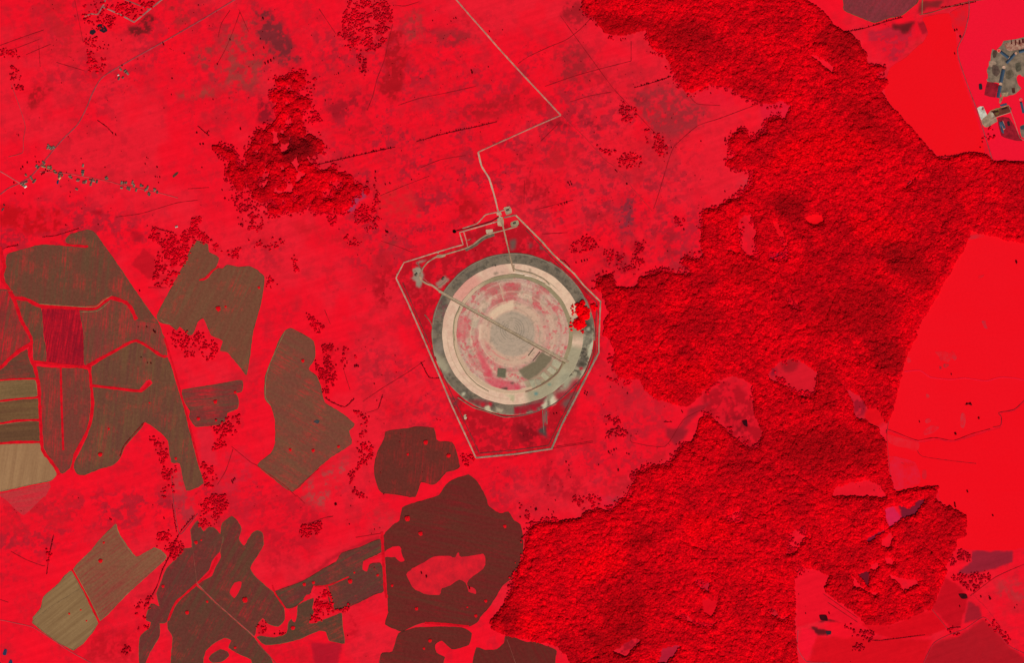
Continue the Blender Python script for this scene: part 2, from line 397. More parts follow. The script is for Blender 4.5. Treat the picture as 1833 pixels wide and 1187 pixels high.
# ================================================= WOODLAND plan
D = np.zeros((RH, RW), np.float32)      # how closely the crowns stand
F1 = P("""c0 470,-440 480,0 490,70 560,110 600,170 650,230 760,250 870,215 930,200 960,300 990,350 1060,360 1080,400 1120,470 1150,530 1170,580 1220,650 1280,630 1400,590 1480,600 1600,650 1750,720 1820,730
 d0 100,700 170,740 130,840 110,850 60,815 0,850 c0 1790,900 1800,945 1740,945 1700,990 1660,985 1640,925 1600,915 1550,950 1520,1000 1550,1060 1590,1075 1540,1130 1480,1160 1600,1187 1700,1187
 c1 1690,50 1700,100 1660,150 1620,180 1590,220 1520,225 1480,260 1430,290 1340,295 1335,400 1330,500 1335,600 1310,645 1240,640 1210,615 1180,680 1250,700 1240,760 1120,750 1040,738 960,750 880,790 870,840 800,850 720,850 700,790 680,745 590,790 580,850 620,870 650,960 670,1030 640,1080 630,1187
 c2 650,20 690,90 720,160 690,210 710,280 740,330 800,340 880,350 915,380 930,430 1000,480 1100,515 1200,540 1260,510 1330,440 1400,375 1500,330 1560,322 1640,345 1690,380 1700,600 1770,720 1730,850 1640,835 1540,755 1420,640 1370,605 1330,615 1300,680 1290,750 1270,790 1200,800 1160,850 1120,950 1080,970 980,965 920,1010 880,1000 850,1080 820,1187
 c3 770,20 740,70 690,110 620,100 490,120 470,165 340,185 200,195 130,220 100,280 75,340 68,430 20,530 0,575
 b3 1820,650 1740,790 1650,890 1660,950 1750,980 1820,1000 c3 120,1030 200,1035 300,1060 370,1120 400,1187 420,1600
 d3 210,1600 210,1187 190,930 185,620 210,490 340,520 450,560 400,660 440,700 640,840 700,900 780,915 850,910 1000,870 1120,800 1160,800 1220,640 1270,540 1255,500 1300,400 1330,370 1340,300 1400,290 1405,220 1400,150 1340,110 1300,90 1240,75 1190,30
 d2 1210,1115 1050,1130 900,1160 880,1080 850,1000 840,900 835,790 790,740 780,700 850,650 870,600 890,520 920,400 960,250 1000,130 1060,50 d1 1050,1150 1100,1050 1200,900 1250,800 1330,650 1400,550 1440,440 1650,490 1820,530 2300,620
 d0 2300,1170 1820,1150 1700,1140 1600,1140 1560,1100 1440,1080 1300,1110 1250,1130 1200,1110 1130,1040 1050,950 950,840 900,780 850,720 800,640 840,600 850,570 790,560 750,530 830,480 800,450 740,470 690,440 700,380 660,350 640,290 590,240 540,225 480,190 420,120 360,50 280,0 200,-440""")
SCX = ''
FA = P("""b0 120,570 260,520 340,530 320,610 390,770 310,880 330,920 450,1000 470,1060 430,1150 b1 430,0 560,10 700,80 800,160 700,200 640,290 500,310 380,300 250,300 100,310 20,250 0,150
 a1 1820,250 1700,180 1640,100 1600,40 a0 1640,1150 1500,1020 1560,1020 1700,1100 1760,1040 1820,930 b0 0,930 150,850 100,760 90,660""")
CLR = ["d0 0,376 200,330 400,276 402,286 200,340 0,388", "d3 1090,320 1100,320 1255,490 1245,500", "d2 150,1000 165,1000 400,1140 390,1150", "d1 680,230 760,170 765,180 690,245", "d1 400,1050 480,900 490,905 412,1055", "c3 1170,310 1350,380 1345,392 1165,320", "c2 1100,800 1200,820 1400,930 1395,938 1200,832", "d0 300,390 345,380 480,465 455,515 430,500", "d1 260,350 310,320 390,340 400,380 340,410 280,390", "d1 30,370 80,380 150,540 150,580 120,590 70,500",
 "d1 110,900 220,940 230,1010 150,980", "d1 0,590 20,580 140,590 140,655 0,655", "d1 950,150 1000,90 1070,50 1050,80 980,150",
 "c1 1600,340 1680,320 1720,450 1700,520 1740,590 1730,650 1650,620 1590,560 1580,420", "d2 0,300 80,220 180,190 260,230 360,310 340,450 290,490 220,470 100,380 0,350",
 "d2 540,400 650,460 720,560 780,540 830,640 850,700 780,700 700,650 620,630 590,500", "d2 470,1120 600,1070 720,1060 800,1100 860,1187 d3 800,20 600,10 d2 450,1187",
 "d3 820,110 840,80 920,60 1000,90 1070,20 1140,20 1050,140 960,165 880,230 760,300 700,350 690,310 760,260 850,225", "d3 620,540 650,550 730,520 720,660",
 "d3 830,540 930,570 1080,600 1060,640 960,690 940,640 860,580", "d3 600,540 640,600 700,670 800,680 770,720 700,680 600,650", "d3 150,260 270,200 270,300 200,400 110,430 140,350",
 "c3 1260,600 1340,580 1390,620 1380,690 1320,660", "c3 1320,730 1460,730 1400,870 1340,840", "c3 1120,850 1200,830 1290,890 1400,900 1460,880 1400,945 1290,920",
 "c3 1480,150 1600,90 1620,190 1500,190", "c3 680,1110 850,1000 900,1020 800,1150", "c3 1040,1080 1150,1050 1190,1060 1080,1187 1000,1187", "d3 0,790 60,800 90,860 150,830 130,900 20,850",
 "d3 820,440 870,430 910,460 890,500 830,490", "d3 720,480 790,470 800,500 760,540 725,520", "d3 800,310 880,250 900,300 870,380 800,370", "c1 1490,560 1600,600 1720,660 1640,625 1520,590"]
m = warp(fill(F1), 0.45).astype(np.float32)
m = np.maximum(m, warp(fill(FA), 1.2)*(noise(13, 71, 4, .65) > .435))
for pl in ('r 860,640 920,640 950,710 880,690', 'r 810,700 880,690 990,770 1000,840 950,900 840,830', 'r 820,880 900,880 935,940 930,1000 820,1040 790,960', 'r 1010,680 1090,690 1060,790 1030,760'):
    sl, q = pm(P(pl), .1, 0); m[sl] = np.maximum(m[sl], q)
for c in CLR:
    sl, q = pm(P(c), 0.3, 0); m[sl] *= 1-q
m = m*((blur(m, 3)+.55*(noise(6, 91, 3, .7)-.5) > .5) | (gx > 1480-X0) | (blur(m, 3) > .97))
for pl in ('r 810,700 880,690 990,770 1000,840 950,900 840,830', 'r 820,880 900,880 935,940 930,1000 820,1040 790,960'):
    sl, q = pm(P(pl), .1, 0); m[sl] = np.maximum(m[sl], q)
FM = m.copy(); D = np.maximum(D, m)
SCR = """.45|b0 60,560 300,480 420,560 380,700 450,860 340,900 200,700
.35|b1 700,60 880,140 860,420 760,460 820,250
.35|a1 1560,200 1700,300 1820,380 1820,260 1700,180
.55|b0 650,0 900,0 960,80 900,300 800,380 620,350 570,230
.5|b0 700,380 780,380 770,540 720,530
.75|a1 1060,420 1240,460 1340,430 1360,340 1420,350 1400,450 1500,500 1480,530 1380,510 1330,630 1250,740 1200,840 1090,850 1100,640 1140,560 1060,500
.45|a1 1680,260 1820,260 b1 60,420 a1 1820,460 1760,430 1690,380
.4|a1 1600,60 1820,60 b1 0,0 a1 1820,150 1640,120
.4|a1 1730,480 1820,490 b1 160,500 200,540 40,580 a1 1820,570 1740,540
.45|a1 1480,530 1560,540 1560,610 1500,600
.4|a1 1610,580 1700,560 1690,640 1620,650
.55|b1 480,310 640,290 680,230 640,320 560,330 600,430 500,400
.7|b1 690,300 760,250 820,250 810,400 690,400
.3|b1 600,480 760,460 720,560 640,560
.6|b1 240,600 290,640 300,760 270,770
.4|b1 60,740 160,830 60,850
.45|b1 300,1010 400,1060 480,1120 430,1180 340,1060
.8|b2 460,100 540,110 560,300 520,440 480,480 450,360
.35|b2 400,200 600,90 700,200 560,300 420,280
.4|a0 590,110 720,70 860,130 800,220 640,220
.45|a0 600,240 760,300 740,500 620,500
.3|a0 570,0 740,0 700,100 590,120
.7|a0 740,30 1080,0 1100,20 950,140 760,60
.35|a0 0,340 140,350 130,420 0,400
.4|a0 60,460 140,470 150,640 80,630
.35|c0 740,660 880,780 800,900 750,850
.55|c0 920,950 970,910 1010,940 1100,1030 1110,1090 1030,1100 960,1030
.4|c0 560,1020 900,1100 880,1187 740,1170
.6|c1 470,490 600,480 620,540 480,600 400,600 410,560
.4|c1 600,560 900,640 960,740 860,760 700,740
.5|c1 1130,340 1220,340 1190,400 1140,410
.6|c1 850,510 930,510 940,700 860,720
.45|c2 640,330 720,320 850,350 830,400 700,370
.5|c2 620,610 760,620 740,680 640,680
.75|c2 650,720 740,695 800,720 760,740 640,770
.4|c3 400,0 620,0 600,60 490,100 430,80
.4|c3 0,60 140,100 100,180 60,170
.35|a2 1040,760 1150,760 1200,900 1150,960 1110,900
.55|a2 1470,680 1700,580 1680,720 1600,800 1500,900 1500,840 1560,740
.6|a2 1410,930 1520,960 1530,1100 1440,1120
.4|a2 1140,960 1260,960 1210,1187 1150,1187
.3|a2 1180,0 1480,30 1560,140 1500,210 1250,180
.5|a3 1100,240 1250,280 1300,380 1240,450 1100,360
.5|a3 950,770 1090,680 1040,860 960,850
.7|a3 980,890 1060,900 1050,950 980,960
.55|a3 1460,0 1640,0 1620,80 1500,200 1420,240 1420,120
.4|a3 850,1060 920,1060 920,1130 850,1130
.6|a3 320,380 360,400 330,500 310,480
.6|b2 700,780 800,780 840,840 790,950 700,1000 680,1120 800,1187 680,1187 660,1050 720,900
.35|b2 620,560 800,600 780,760 720,760 740,640
.3|b2 1430,860 1540,900 1500,980 1440,960
.6|b3 310,200 430,190 460,240 330,310 300,300
.75|b3 390,770 490,660 520,700 540,830 400,900 370,900 400,830
.7|b3 0,880 60,900 60,980 0,980
.6|b3 110,970 210,960 200,990 120,1010
.6|b3 550,820 620,770 690,770 620,820
.8|d3 1280,400 1440,400 1430,460 1300,500
.5|d3 1290,560 1560,540 1600,590 1480,680 1380,650
.35|d3 1530,860 1600,880 1740,1020 1700,1060 1600,940
.7|d3 530,920 760,960 740,1030 600,1000
.7|d3 600,1040 690,1060 680,1100 600,1100
.7|d3 580,880 620,870 620,920 590,920
.8|d3 1290,940 1380,940 1380,980 1290,980
.4|d0 1470,1100 1560,890 1640,930 1630,970 1560,970
.35|d0 690,480 830,430 850,600 800,650 720,560
.85|r 860,640 920,640 950,710 880,690
.95|r 810,700 880,690 990,770 1000,840 950,900 840,830
.95|r 820,880 900,880 935,940 930,1000 820,1040 790,960
.9|r 1010,680 1090,690 1060,790 1030,760"""
SD = np.zeros((RH, RW), np.float32); MZR = blur(fill([(360, 120), (660, 120), (680, 430), (360, 430)]) | fill([(560, -100), (1400, -100), (1400, 380), (1500, 640), (1480, 860), (1400, 1187), (900, 1100), (560, 400)]), 20)*(noise(40, 81, 3) > .40)
for ln in SCR.split('\n'):
    d, pl = ln.split('|'); sl, mm = pm(P(pl), 1.0, 2); SD[sl] = np.maximum(SD[sl], mm*float(d))
rim = np.clip(blur(FM, 8)*2.6, 0, 1)*(1-blur(FM, 1))*.85; SD = np.maximum(SD, np.where(MZR > .5, rim, 0))
D = np.maximum(D, SD)
# stands of darker or paler wood
ST = """112,10,15 .8|b0 150,1000 250,930 400,1000 420,1130 200,1140
135,10,14 .55|d1 780,540 900,510 1000,530 1130,610 1210,820 1130,860 980,790 840,690
128,8,14 .6|d1 30,190 280,190 300,240 240,370 90,390 40,260
140,6,12 .6|c0 560,110 700,60 900,160 860,230 760,250 650,230
145,8,14 .5|c0 960,120 1400,180 1350,330 1100,330 980,220
145,8,14 .5|d0 350,200 650,250 700,420 420,360
150,8,14 .5|d0 500,450 700,520 600,600 480,520
150,8,14 .5|d0 400,640 700,700 820,900 1000,1060 760,1060 620,960 560,760
150,8,14 .5|c1 600,760 720,800 700,900 620,870
160,8,14 .5|c1 1500,640 1800,680 1800,900 1500,760
155,8,16 .5|c1 1200,950 1500,1000 1400,1187 1250,1150
150,8,14 .5|d1 400,900 800,800 900,1187 300,1187
130,10,14 .5|d2 820,40 1000,130 930,330 800,300 700,150
155,8,14 .45|d2 350,250 520,350 450,600 200,640 300,480
150,8,14 .5|d2 100,700 700,680 840,820 830,980 400,980 120,900
130,8,14 .6|b3 1640,890 1740,800 1820,760 c3 60,800 0,900
150,6,12 .5|c3 650,650 900,700 900,950 700,1000 600,850
150,6,12 .5|c3 820,260 960,270 960,360 820,350
150,8,14 .5|c3 500,950 900,980 850,1120 600,1150
255,2,14 .5|c2 1200,600 1400,640 1300,760
250,2,12 .5|c3 1200,100 1600,180 1500,320 1200,280
250,2,12 .5|c3 0,850 200,850 250,980 50,980
250,2,12 .5|c3 400,420 700,380 800,520 560,600 420,560
250,2,12 .5|d0 100,1000 500,900 800,1000 600,1187 0,1187
250,2,12 .5|d1 550,330 900,360 1000,500 750,540 600,460
250,2,12 .5|c2 1150,180 1400,260 1350,420 1100,330
255,2,12 .9|r 780,640 1100,640 1100,1050 780,1050"""
FC = np.zeros((RH, RW, 3), np.float32); f1 = noise(90, 21, 5, 0.6); f2 = noise(22, 22, 4, 0.65)
FC[:] = (219, 4, 19)
def layF(m_, c): FC[:] = FC+(np.array(c, np.float32)-FC)*m_[..., None]
layF(sst(f1, 0.46, 0.66)*0.6, (176, 6, 18)); layF(sst(f2, 0.5, 0.7)*0.45, (164, 7, 18)); layF(sst(1-f2, 0.54, 0.72)*0.4, (238, 3, 17))
for ln in ST.split('\n'):
    h, pl = ln.split('|'); c, st = h.split(); sl, q = pm(P(pl), 2.0, 7); FC[sl] = FC[sl]+(np.array([float(v) for v in c.split(',')], np.float32)-FC[sl])*(q*float(st))[..., None]
lay(blur(FM, 1)*0.85, (165, 6, 14)); lay(blur(SD, 2)*.4*sst(n5, .4, .6), (186, 12, 24))         # floor of the wood
# ---- ground mesh: fine across the photographed land, coarse out to the horizon
stp = 1.5; xs = np.arange(X0+2, X0+RW-3, stp); ys = np.arange(Y0+2, Y0+RH-3, stp)
Gc = G; far = [300, 900, 2500, 8000, 25000]
def axis(a): return np.concatenate([[a[0]-f for f in far[::-1]], a, [a[-1]+f for f in far]])
ax, ay = axis(xs), axis(ys)
xi = np.clip(np.round(ax-X0).astype(int), 0, RW-1); yi = np.clip(np.round(ay-Y0).astype(int), 0, RH-1)
XX, YY = np.meshgrid((ax-CX)*S, (CY-ay)*S); relief = noise(180, 31, 2)
ZZ = np.zeros_like(XX)
vv = np.stack([XX, YY, ZZ], -1).reshape(-1, 3); cc = Gc[yi][:, xi].reshape(-1, 3)
ny, nx = len(ay), len(ax); idx = np.arange(ny*nx).reshape(ny, nx)
ff = np.stack([idx[1:, :-1], idx[1:, 1:], idx[:-1, 1:], idx[:-1, :-1]], -1).reshape(-1, 4)
gm = vcol('meadow_ground', 0.07, 0.03)
_n, _l = gm.node_tree.nodes, gm.node_tree.links; _g = _n.new('ShaderNodeNewGeometry'); _m = _n.new('ShaderNodeMapping'); _m.vector_type = 'TEXTURE'
_m.inputs['Rotation'].default_value = (0, 0, math.radians(17)); _m.inputs['Scale'].default_value = (14, 1, 1); _l.new(_g.outputs['Position'], _m.inputs['Vector'])
_h = _n.new('ShaderNodeHueSaturation'); _b = _n['Principled BSDF']; _l.new(_b.inputs['Base Color'].links[0].from_socket, _h.inputs['Color'])
_l.new(ramp(_n, _l, ntex(_n, _l, 0.03, 4, _m.outputs[0], .7), .32, .68, .92, 1.07), _h.inputs['Value']); _l.new(_h.outputs[0], _b.inputs['Base Color'])
tag(mesh_obj('ground', vv, ff, gm, colors=lin(np.clip(cc, 0, 255))), kind='structure')
# ================================================= FIELDS, each a slab of worked soil or crop
ZF, ZP, ZS, ZR = 0.35, 0.75, 1.15, 1.55
BR = (100, 70, 50); BR2 = (106, 58, 47)
FIELDS = [
 ("ploughed_field", "large brown ploughed field with a notched top, furthest north of the left-hand fields", soil(BR, (112, 60, 48), amt=0.25, ang=85),
  "a1 45,640 60,610 180,575 290,548 450,556 600,572 628,556 560,545 480,535 465,510 500,475 620,440 670,460 720,530 800,640 930,830 1060,1020 1120,1100 1000,1080 965,1075 930,1000 890,955 790,925 740,950 680,995 560,1000 430,985 280,975 190,910 100,880 50,830 30,760 40,700"),
 ("ploughed_field", "brown field just east of the dark crimson rectangle, below the winding red strip", soil(BR, (126, 56, 50), amt=0.4, ang=85),
  "a1 565,1010 680,1002 780,935 890,965 965,1080 1120,1102 1150,1187 a2 1155,40 1180,100 1182,178 1140,185 965,75 800,160 640,240 598,248 595,100 590,0"),
 ("crimson_field", "dark crimson rectangular field between brown fields on the left", soil((150, 20, 36), (128, 22, 36), amt=0.75, ang=80, stripe=0.5),
  "a1 298,1000 565,1012 590,1187 a2 595,100 592,252 470,247 330,225 322,100 a1 310,1187"),
 ("ploughed_field", "narrow brown strip of field left of the dark crimson rectangle", soil(BR, BR2, amt=0.3, ang=80),
  "a1 75,880 110,884 190,916 292,1000 305,1187 a2 318,100 325,226 240,222 235,120 190,0 a1 150,1050 110,960"),
 ("ploughed_field", "reddish brown field cut by the left edge, above the diagonal red strip", soil((112, 62, 48), (132, 44, 44), amt=0.6, ang=80),
  "a1 -400,850 0,862 60,872 100,960 150,1080 200,1187 a2 195,0 215,90 130,150 60,210 0,268 -400,520"),
 ("ploughed_field", "small triangular brown field below the diagonal red strip at the left edge", soil(BR, BR2, amt=0.35, ang=10),
  "a2 -400,560 0,290 60,232 190,142 205,220 250,300 255,345 0,358 -400,380"),
 ("stubble_field", "thin tan-topped field, topmost of the three strips at the left edge", soil((132, 98, 66), (112, 86, 56), ang=5),
  "a2 -400,390 0,366 240,356 262,440 250,475 0,503 -400,540"),
 ("stubble_field", "olive brown field, middle of the three strips at the left edge", soil((116, 84, 54), (104, 70, 48), ang=5),
  "a2 -400,550 0,517 270,490 278,630 100,645 0,657 -400,690"),
 ("stubble_field", "dark olive brown field, lowest of the three strips at the left edge", soil((108, 74, 50), (98, 66, 46), ang=5),
  "a2 -400,710 0,676 150,656 280,656 290,790 0,800 -400,820"),
 ("bare_field", "pale tan field cut by the left edge below the three brown strips", soil((160, 120, 84), (146, 106, 74), ang=80, fine=0.06),
  "a2 -400,835 0,816 290,806 310,870 360,930 400,1000 395,1040 350,1075 200,1105 0,1150 -400,1230"),
 ("pasture", "dull pink wedge of pasture under the pale tan field at the left edge", soil((180, 58, 58), (196, 44, 54), amt=0.3, ang=10),
  "a2 -200,1195 0,1165 350,1086 320,1187 a3 310,10 240,80 170,140 120,110 60,50 0,10 -200,20"),
 ("ploughed_field", "brown field like a rounded shield split by a straight red strip down its middle", soil((112, 66, 50), (120, 54, 48), amt=0.35, ang=86),
  "a2 255,265 340,272 430,276 620,290 640,500 635,600 610,720 520,900 495,980 440,1020 410,990 350,900 310,830 290,600 270,400"),
 ("ploughed_field", "largest brown field at left, with a long tail running down to the lower right", soil((112, 76, 52), (106, 62, 50), amt=0.22, ang=84),
  "a2 650,265 800,172 965,87 1140,192 1185,200 1220,290 1260,430 1300,560 1340,720 1400,960 1440,1090 1320,1140 1275,950 1215,940 1190,790 1140,730 1030,655 1000,700 890,820 850,910 800,960 700,990 600,1030 550,1025 520,970 540,920 620,760 655,600 665,450 650,380"),
 ("ploughed_field", "brown field with a hooked red inlet and a small red island, north of the little village-side wood", soil((116, 76, 54), (118, 66, 50), amt=0.15, ang=65),
  "a1 1385,515 1470,545 1480,600 1550,640 1520,720 1440,790 1410,800 1440,805 1480,780 1530,715 1580,715 1610,690 1690,705 1760,700 1820,725 b1 20,745 50,775 45,850 30,950 0,1060 a2 1790,20 1770,180 1745,320 1720,290 1680,240 1610,160 1560,150 1580,80 1500,40 1475,-10 a1 1440,1067 1400,1090 1370,1170 a2 1340,40 1300,0 a1 1270,1125 1250,1150 1200,1112 1140,1100 1110,1050 1200,880 1280,730 1330,620"),
 ("ploughed_field", "small dark brown four-sided field with two round red spots", soil((104, 66, 52), (122, 46, 46), amt=0.4, ang=5),
  "a2 1290,430 1500,395 1700,360 1720,390 1710,440 1670,450 1690,500 1680,560 1610,590 1600,640 1560,670 1400,690 1370,670 1340,620 1350,580 1310,520"),
 ("ploughed_field", "long brown kidney-shaped field left of the round site, with a tiny dark pond", soil((116, 74, 54), (122, 64, 52), amt=0.25, ang=-30),
  "b2 200,10 240,-10 300,20 400,85 410,200 365,280 420,330 450,400 480,520 580,580 690,670 650,720 670,810 530,900 400,1010 255,1150 120,1060 5,960 100,880 130,800 130,650 100,540 55,490 60,330 110,200 160,70"),
 ("ploughed_field", "dark maroon field with red flecks just below the pointed foot of the fenced site", soil((106, 44, 38), (102, 46, 38), amt=0.45, ang=85, red=(190, 22, 36)),
  "b2 910,725 960,715 1080,700 1130,690 1250,700 1270,780 1300,795 1380,800 1410,860 1435,970 1390,1000 1340,1010 1270,1090 1230,1100 1160,1080 1120,1187 1000,1170 900,1160 860,1130 830,1000 850,880 900,780"),
 ("ploughed_field", "biggest dark maroon field, holding a long red meadow island", soil((98, 47, 37), (108, 36, 34), amt=0.2, ang=-12, red=(150, 22, 34)),
  "b2 1500,1030 1560,1080 1620,1187 b3 1640,80 1720,130 1780,120 1820,180 c3 45,210 65,300 60,410 20,520 0,570 b3 1790,600 1740,640 1690,720 1640,800 1590,850 1560,900 1500,930 1350,910 1200,900 1120,920 1030,965 980,950 910,915 930,830 925,720 910,450 900,380 895,290 960,215 1010,180 1030,90 1100,60 1200,30 1290,0 b2 1340,1100 1400,1060"),
 ("ploughed_field", "dark maroon field at the bottom edge with a ragged red notch", soil((98, 46, 37), (106, 37, 34), amt=0.2, ang=-10, red=(170, 22, 34)),
  "b3 1120,940 1300,935 1450,940 1520,980 1500,1060 1440,1080 1380,1090 1310,1030 1260,1060 1270,1120 1330,1150 1320,1187 1320,1600 870,1600 870,1180 890,1120 960,1110 1000,985 1060,960"),
 ("ploughed_field", "maroon field at the bottom edge under the corner of the big forest", soil((98, 44, 36), (106, 34, 32), ang=-60),
  "b3 1555,1080 1620,1100 1700,1095 1750,1050 1760,1000 1800,1000 c3 0,1010 90,1045 140,1040 280,1090 300,1110 290,1187 290,1600 b3 1530,1600 1530,1187"),
 ("ploughed_field", "ragged brown field west of the red creek in the lower left", soil((96, 60, 48), (110, 46, 44), amt=0.15, ang=60),
  "a3 1400,180 1350,250 1360,370 1290,380 1250,450 1180,520 1140,620 1110,700 1130,790 1070,770 1030,880 1070,900 1060,940 990,1010 985,1187 990,1600 1000,1600 1030,1187 1130,1000 1130,910 1180,900 1230,780 1300,700 1390,630 1480,540 1555,400 1580,300 1560,280 1520,235 1480,225 1440,260"),
 ("ploughed_field", "brown field with pointed top and deep bays, north-east of the pink farm track", soil((94, 64, 46), (108, 48, 44), amt=0.18, ang=60),
  "a3 1562,284 1575,200 1640,150 1680,180 1710,240 1690,310 1730,360 1780,280 1820,250 b3 40,270 45,350 0,430 a3 1770,520 1820,590 b3 90,670 130,700 190,800 195,880 150,930 80,910 40,870 0,920 a3 1800,1000 1720,925 1560,785 1395,625 1500,545 1560,405 1584,300"),
 ("ploughed_field", "brown field south-west of the pink farm track, reaching the bottom edge", soil((92, 62, 46), (106, 50, 44), amt=0.15, ang=60),
  "a3 1390,645 1300,718 1240,792 1190,890 1190,950 1225,1010 1210,1187 1210,1600 1430,1600 1440,1150 1500,1060 1590,1010 1640,1030 1620,1080 1700,1130 1750,1150 1790,1200 1800,1600 b3 130,1600 110,1187 40,1090 0,1040 a3 1790,1002 1720,940 1560,798"),
 ("ploughed_field", "brown scrap of field ringed by red at the bottom edge", soil((96, 58, 46), (110, 44, 44), ang=40),
  "a3 1500,1130 1560,1095 1610,1110 1620,1140 1570,1180 1510,1187 1480,1160"),
 ("ploughed_field", "long greenish brown field slanting up to the big maroon field", soil((88, 66, 48), (104, 48, 46), amt=0.2, ang=28),
  "b3 130,680 320,612 470,522 560,472 600,412 720,372 870,312 885,400 760,460 750,500 780,540 800,490 870,480 890,530 895,680 840,700 700,770 560,820 520,780 500,690 490,650 400,640 380,690 330,740 270,790 210,800 150,720"),
 ("ploughed_field", "brown field wrapped round a dark red copse, with an arm to the south-west", soil((98, 56, 46), (86, 62, 46), amt=0.2, ang=25),
  "b3 290,780 400,730 390,800 400,830 365,905 400,912 560,850 600,838 605,930 620,1050 560,1040 510,1030 490,970 440,960 300,1020 180,1050 60,1060 0,1010 30,1000 120,1012 210,980 225,900 260,870 285,850"),
 ("stubble_field", "tan and red striped half of the slanting field at lower left", soil((138, 96, 66), (126, 74, 56), amt=0.72, ang=38, red=(150, 44, 48), stripe=0.5),
  "a3 820,205 840,270 900,360 960,435 1000,425 1090,375 1140,395 1180,440 1100,520 900,700 710,890 640,760 580,640 520,525 640,400 730,290"),
 ("bare_field", "plain olive tan half of the slanting field at lower left", soil((144, 112, 76), (128, 96, 64), ang=38, fine=0.05),
  "a3 510,535 570,650 640,780 695,910 520,1100 230,905 290,800 310,720 390,650 420,620 460,570"),
 ("crop_field", "smooth scarlet crop field west of the right-hand road, between it and the forest", soil((240, 14, 26), (236, 18, 30), ang=70, fine=0.02, stripe=0.9),
  "d0 1105,120 1290,90 1310,190 1330,210 1345,300 1342,400 1400,600 1470,790 1545,1090 1440,1072 1300,1100 1215,1100 1140,1030 1050,940 900,770 850,700 830,630 870,480 990,400 1060,330 1100,300 1140,240 1125,180"),
 ("crop_field", "pinkish scarlet crop field east of the right-hand road round the works", soil((240, 18, 48), (236, 22, 46), ang=70, fine=0.03, stripe=0.9),
  "d0 1440,10 1500,-400 2300,-400 2300,1140 1820,1140 1700,1130 1610,1130 1560,980 1490,760 1430,600 1370,420 1362,340 1410,230 1440,100"),
 ("crop_field", "broad smooth scarlet field at right above the broken creek line", soil((240, 14, 28), (238, 18, 32), ang=3, fine=0.025, stripe=0.9),
  "d1 1450,438 1650,492 1820,533 2300,640 d2 2300,200 1900,420 1820,505 1750,570 1650,585 1655,680 1580,705 1450,745 1320,788 1200,768 1070,788 860,708 880,600 900,520 930,400 965,250 1005,130 1070,40 d1 1055,1150 1105,1050 1205,900 1255,800 1335,650 1405,550"),
 ("crop_field", "broad smooth scarlet field at right below the broken creek line", soil((240, 12, 26), (238, 16, 30), ang=3, fine=0.025, stripe=0.9),
  "d2 845,745 860,720 1070,800 1200,780 1320,798 1580,716 1665,686 1662,592 1750,580 1820,515 1900,432 2300,230 d3 2300,360 1820,372 1740,390 1440,388 1340,368 1342,300 1405,290 1410,220 1402,145 1340,100 1290,80 1220,30 d2 1215,1120 1180,1105 1050,1125 905,1150 885,1080 865,1000 850,900"),
 ("ploughed_field", "pinkish brown combed field at the top edge beside the forest tip", soil((140, 50, 60), (118, 48, 52), amt=0.3, ang=55, red=(190, 34, 56)),
  "d0 450,-300 540,0 545,70 640,112 760,156 870,122 950,108 1060,20 1090,-60 1150,-300"),
]
for i, (nm, lb, mt, pl) in enumerate(FIELDS):
    cr = nm == 'crop_field'
    fo = tag(sheet(nm, P(pl), ZF, mt, 3, 0.25), lb, 'pasture' if nm == 'pasture' else 'field')
    if not cr and nm != 'pasture' and nm != 'crimson_field':
        pp = P(pl); hc = (140, 104, 74) if nm != 'ploughed_field' else (118, 80, 58) if 'maroon' not in lb else (112, 52, 42)
        h = ribbon('headland', pp+[pp[0]], 1.1, ZF+.32, plain(hc, .2, .02), 3, .75); h.parent = fo; h.location = Vector(h.location)-Vector(fo.location)
MEADOW = plain((238, 20, 40), 0.14, 0.02, alt=(214, 26, 42)); MEADOW2 = plain((228, 30, 44), 0.2, 0.02, alt=(190, 30, 42))
tag(sheet('meadow', P("b3 1060,560 1100,520 1160,490 1250,435 1350,430 1400,440 1425,405 1450,440 1600,415 1620,480 1600,520 1500,600 1490,640 1540,660 1550,700 1500,680 1480,620 1430,600 1370,640 1310,660 1290,710 1180,700 1100,650"), ZP, MEADOW2, 3, 0.4), kind='structure')
tag(sheet('meadow', P("b3 915,390 960,365 1015,365 1025,420 1045,465 1010,470 975,440 900,440 840,455 800,480 780,540 750,525 755,470 830,440 890,415"), ZP, MEADOW, 3, 0.4), kind='structure')
tag(sheet('meadow', P("d0 1010,0 1010,0.5 1009,0.5"), ZP, MEADOW, 1, 0), kind='structure') if False else None
for pl in ("a2 1030,372 1055,355 1080,375 1060,400 1000,440 985,430", "a3 1555,400 1565,440 1530,500 1500,570 1430,610 1400,615 1480,530 1500,470", "a3 1625,690 1660,620 1710,615 1700,670 1660,730", "b3 400,690 440,640 495,650 490,700 430,710", "b3 230,820 270,790 285,850 270,900 250,890", "b3 330,740 350,705 385,710 370,740"):
    tag(sheet('meadow', P(pl), ZP, MEADOW, 3, 0.3), kind='structure')
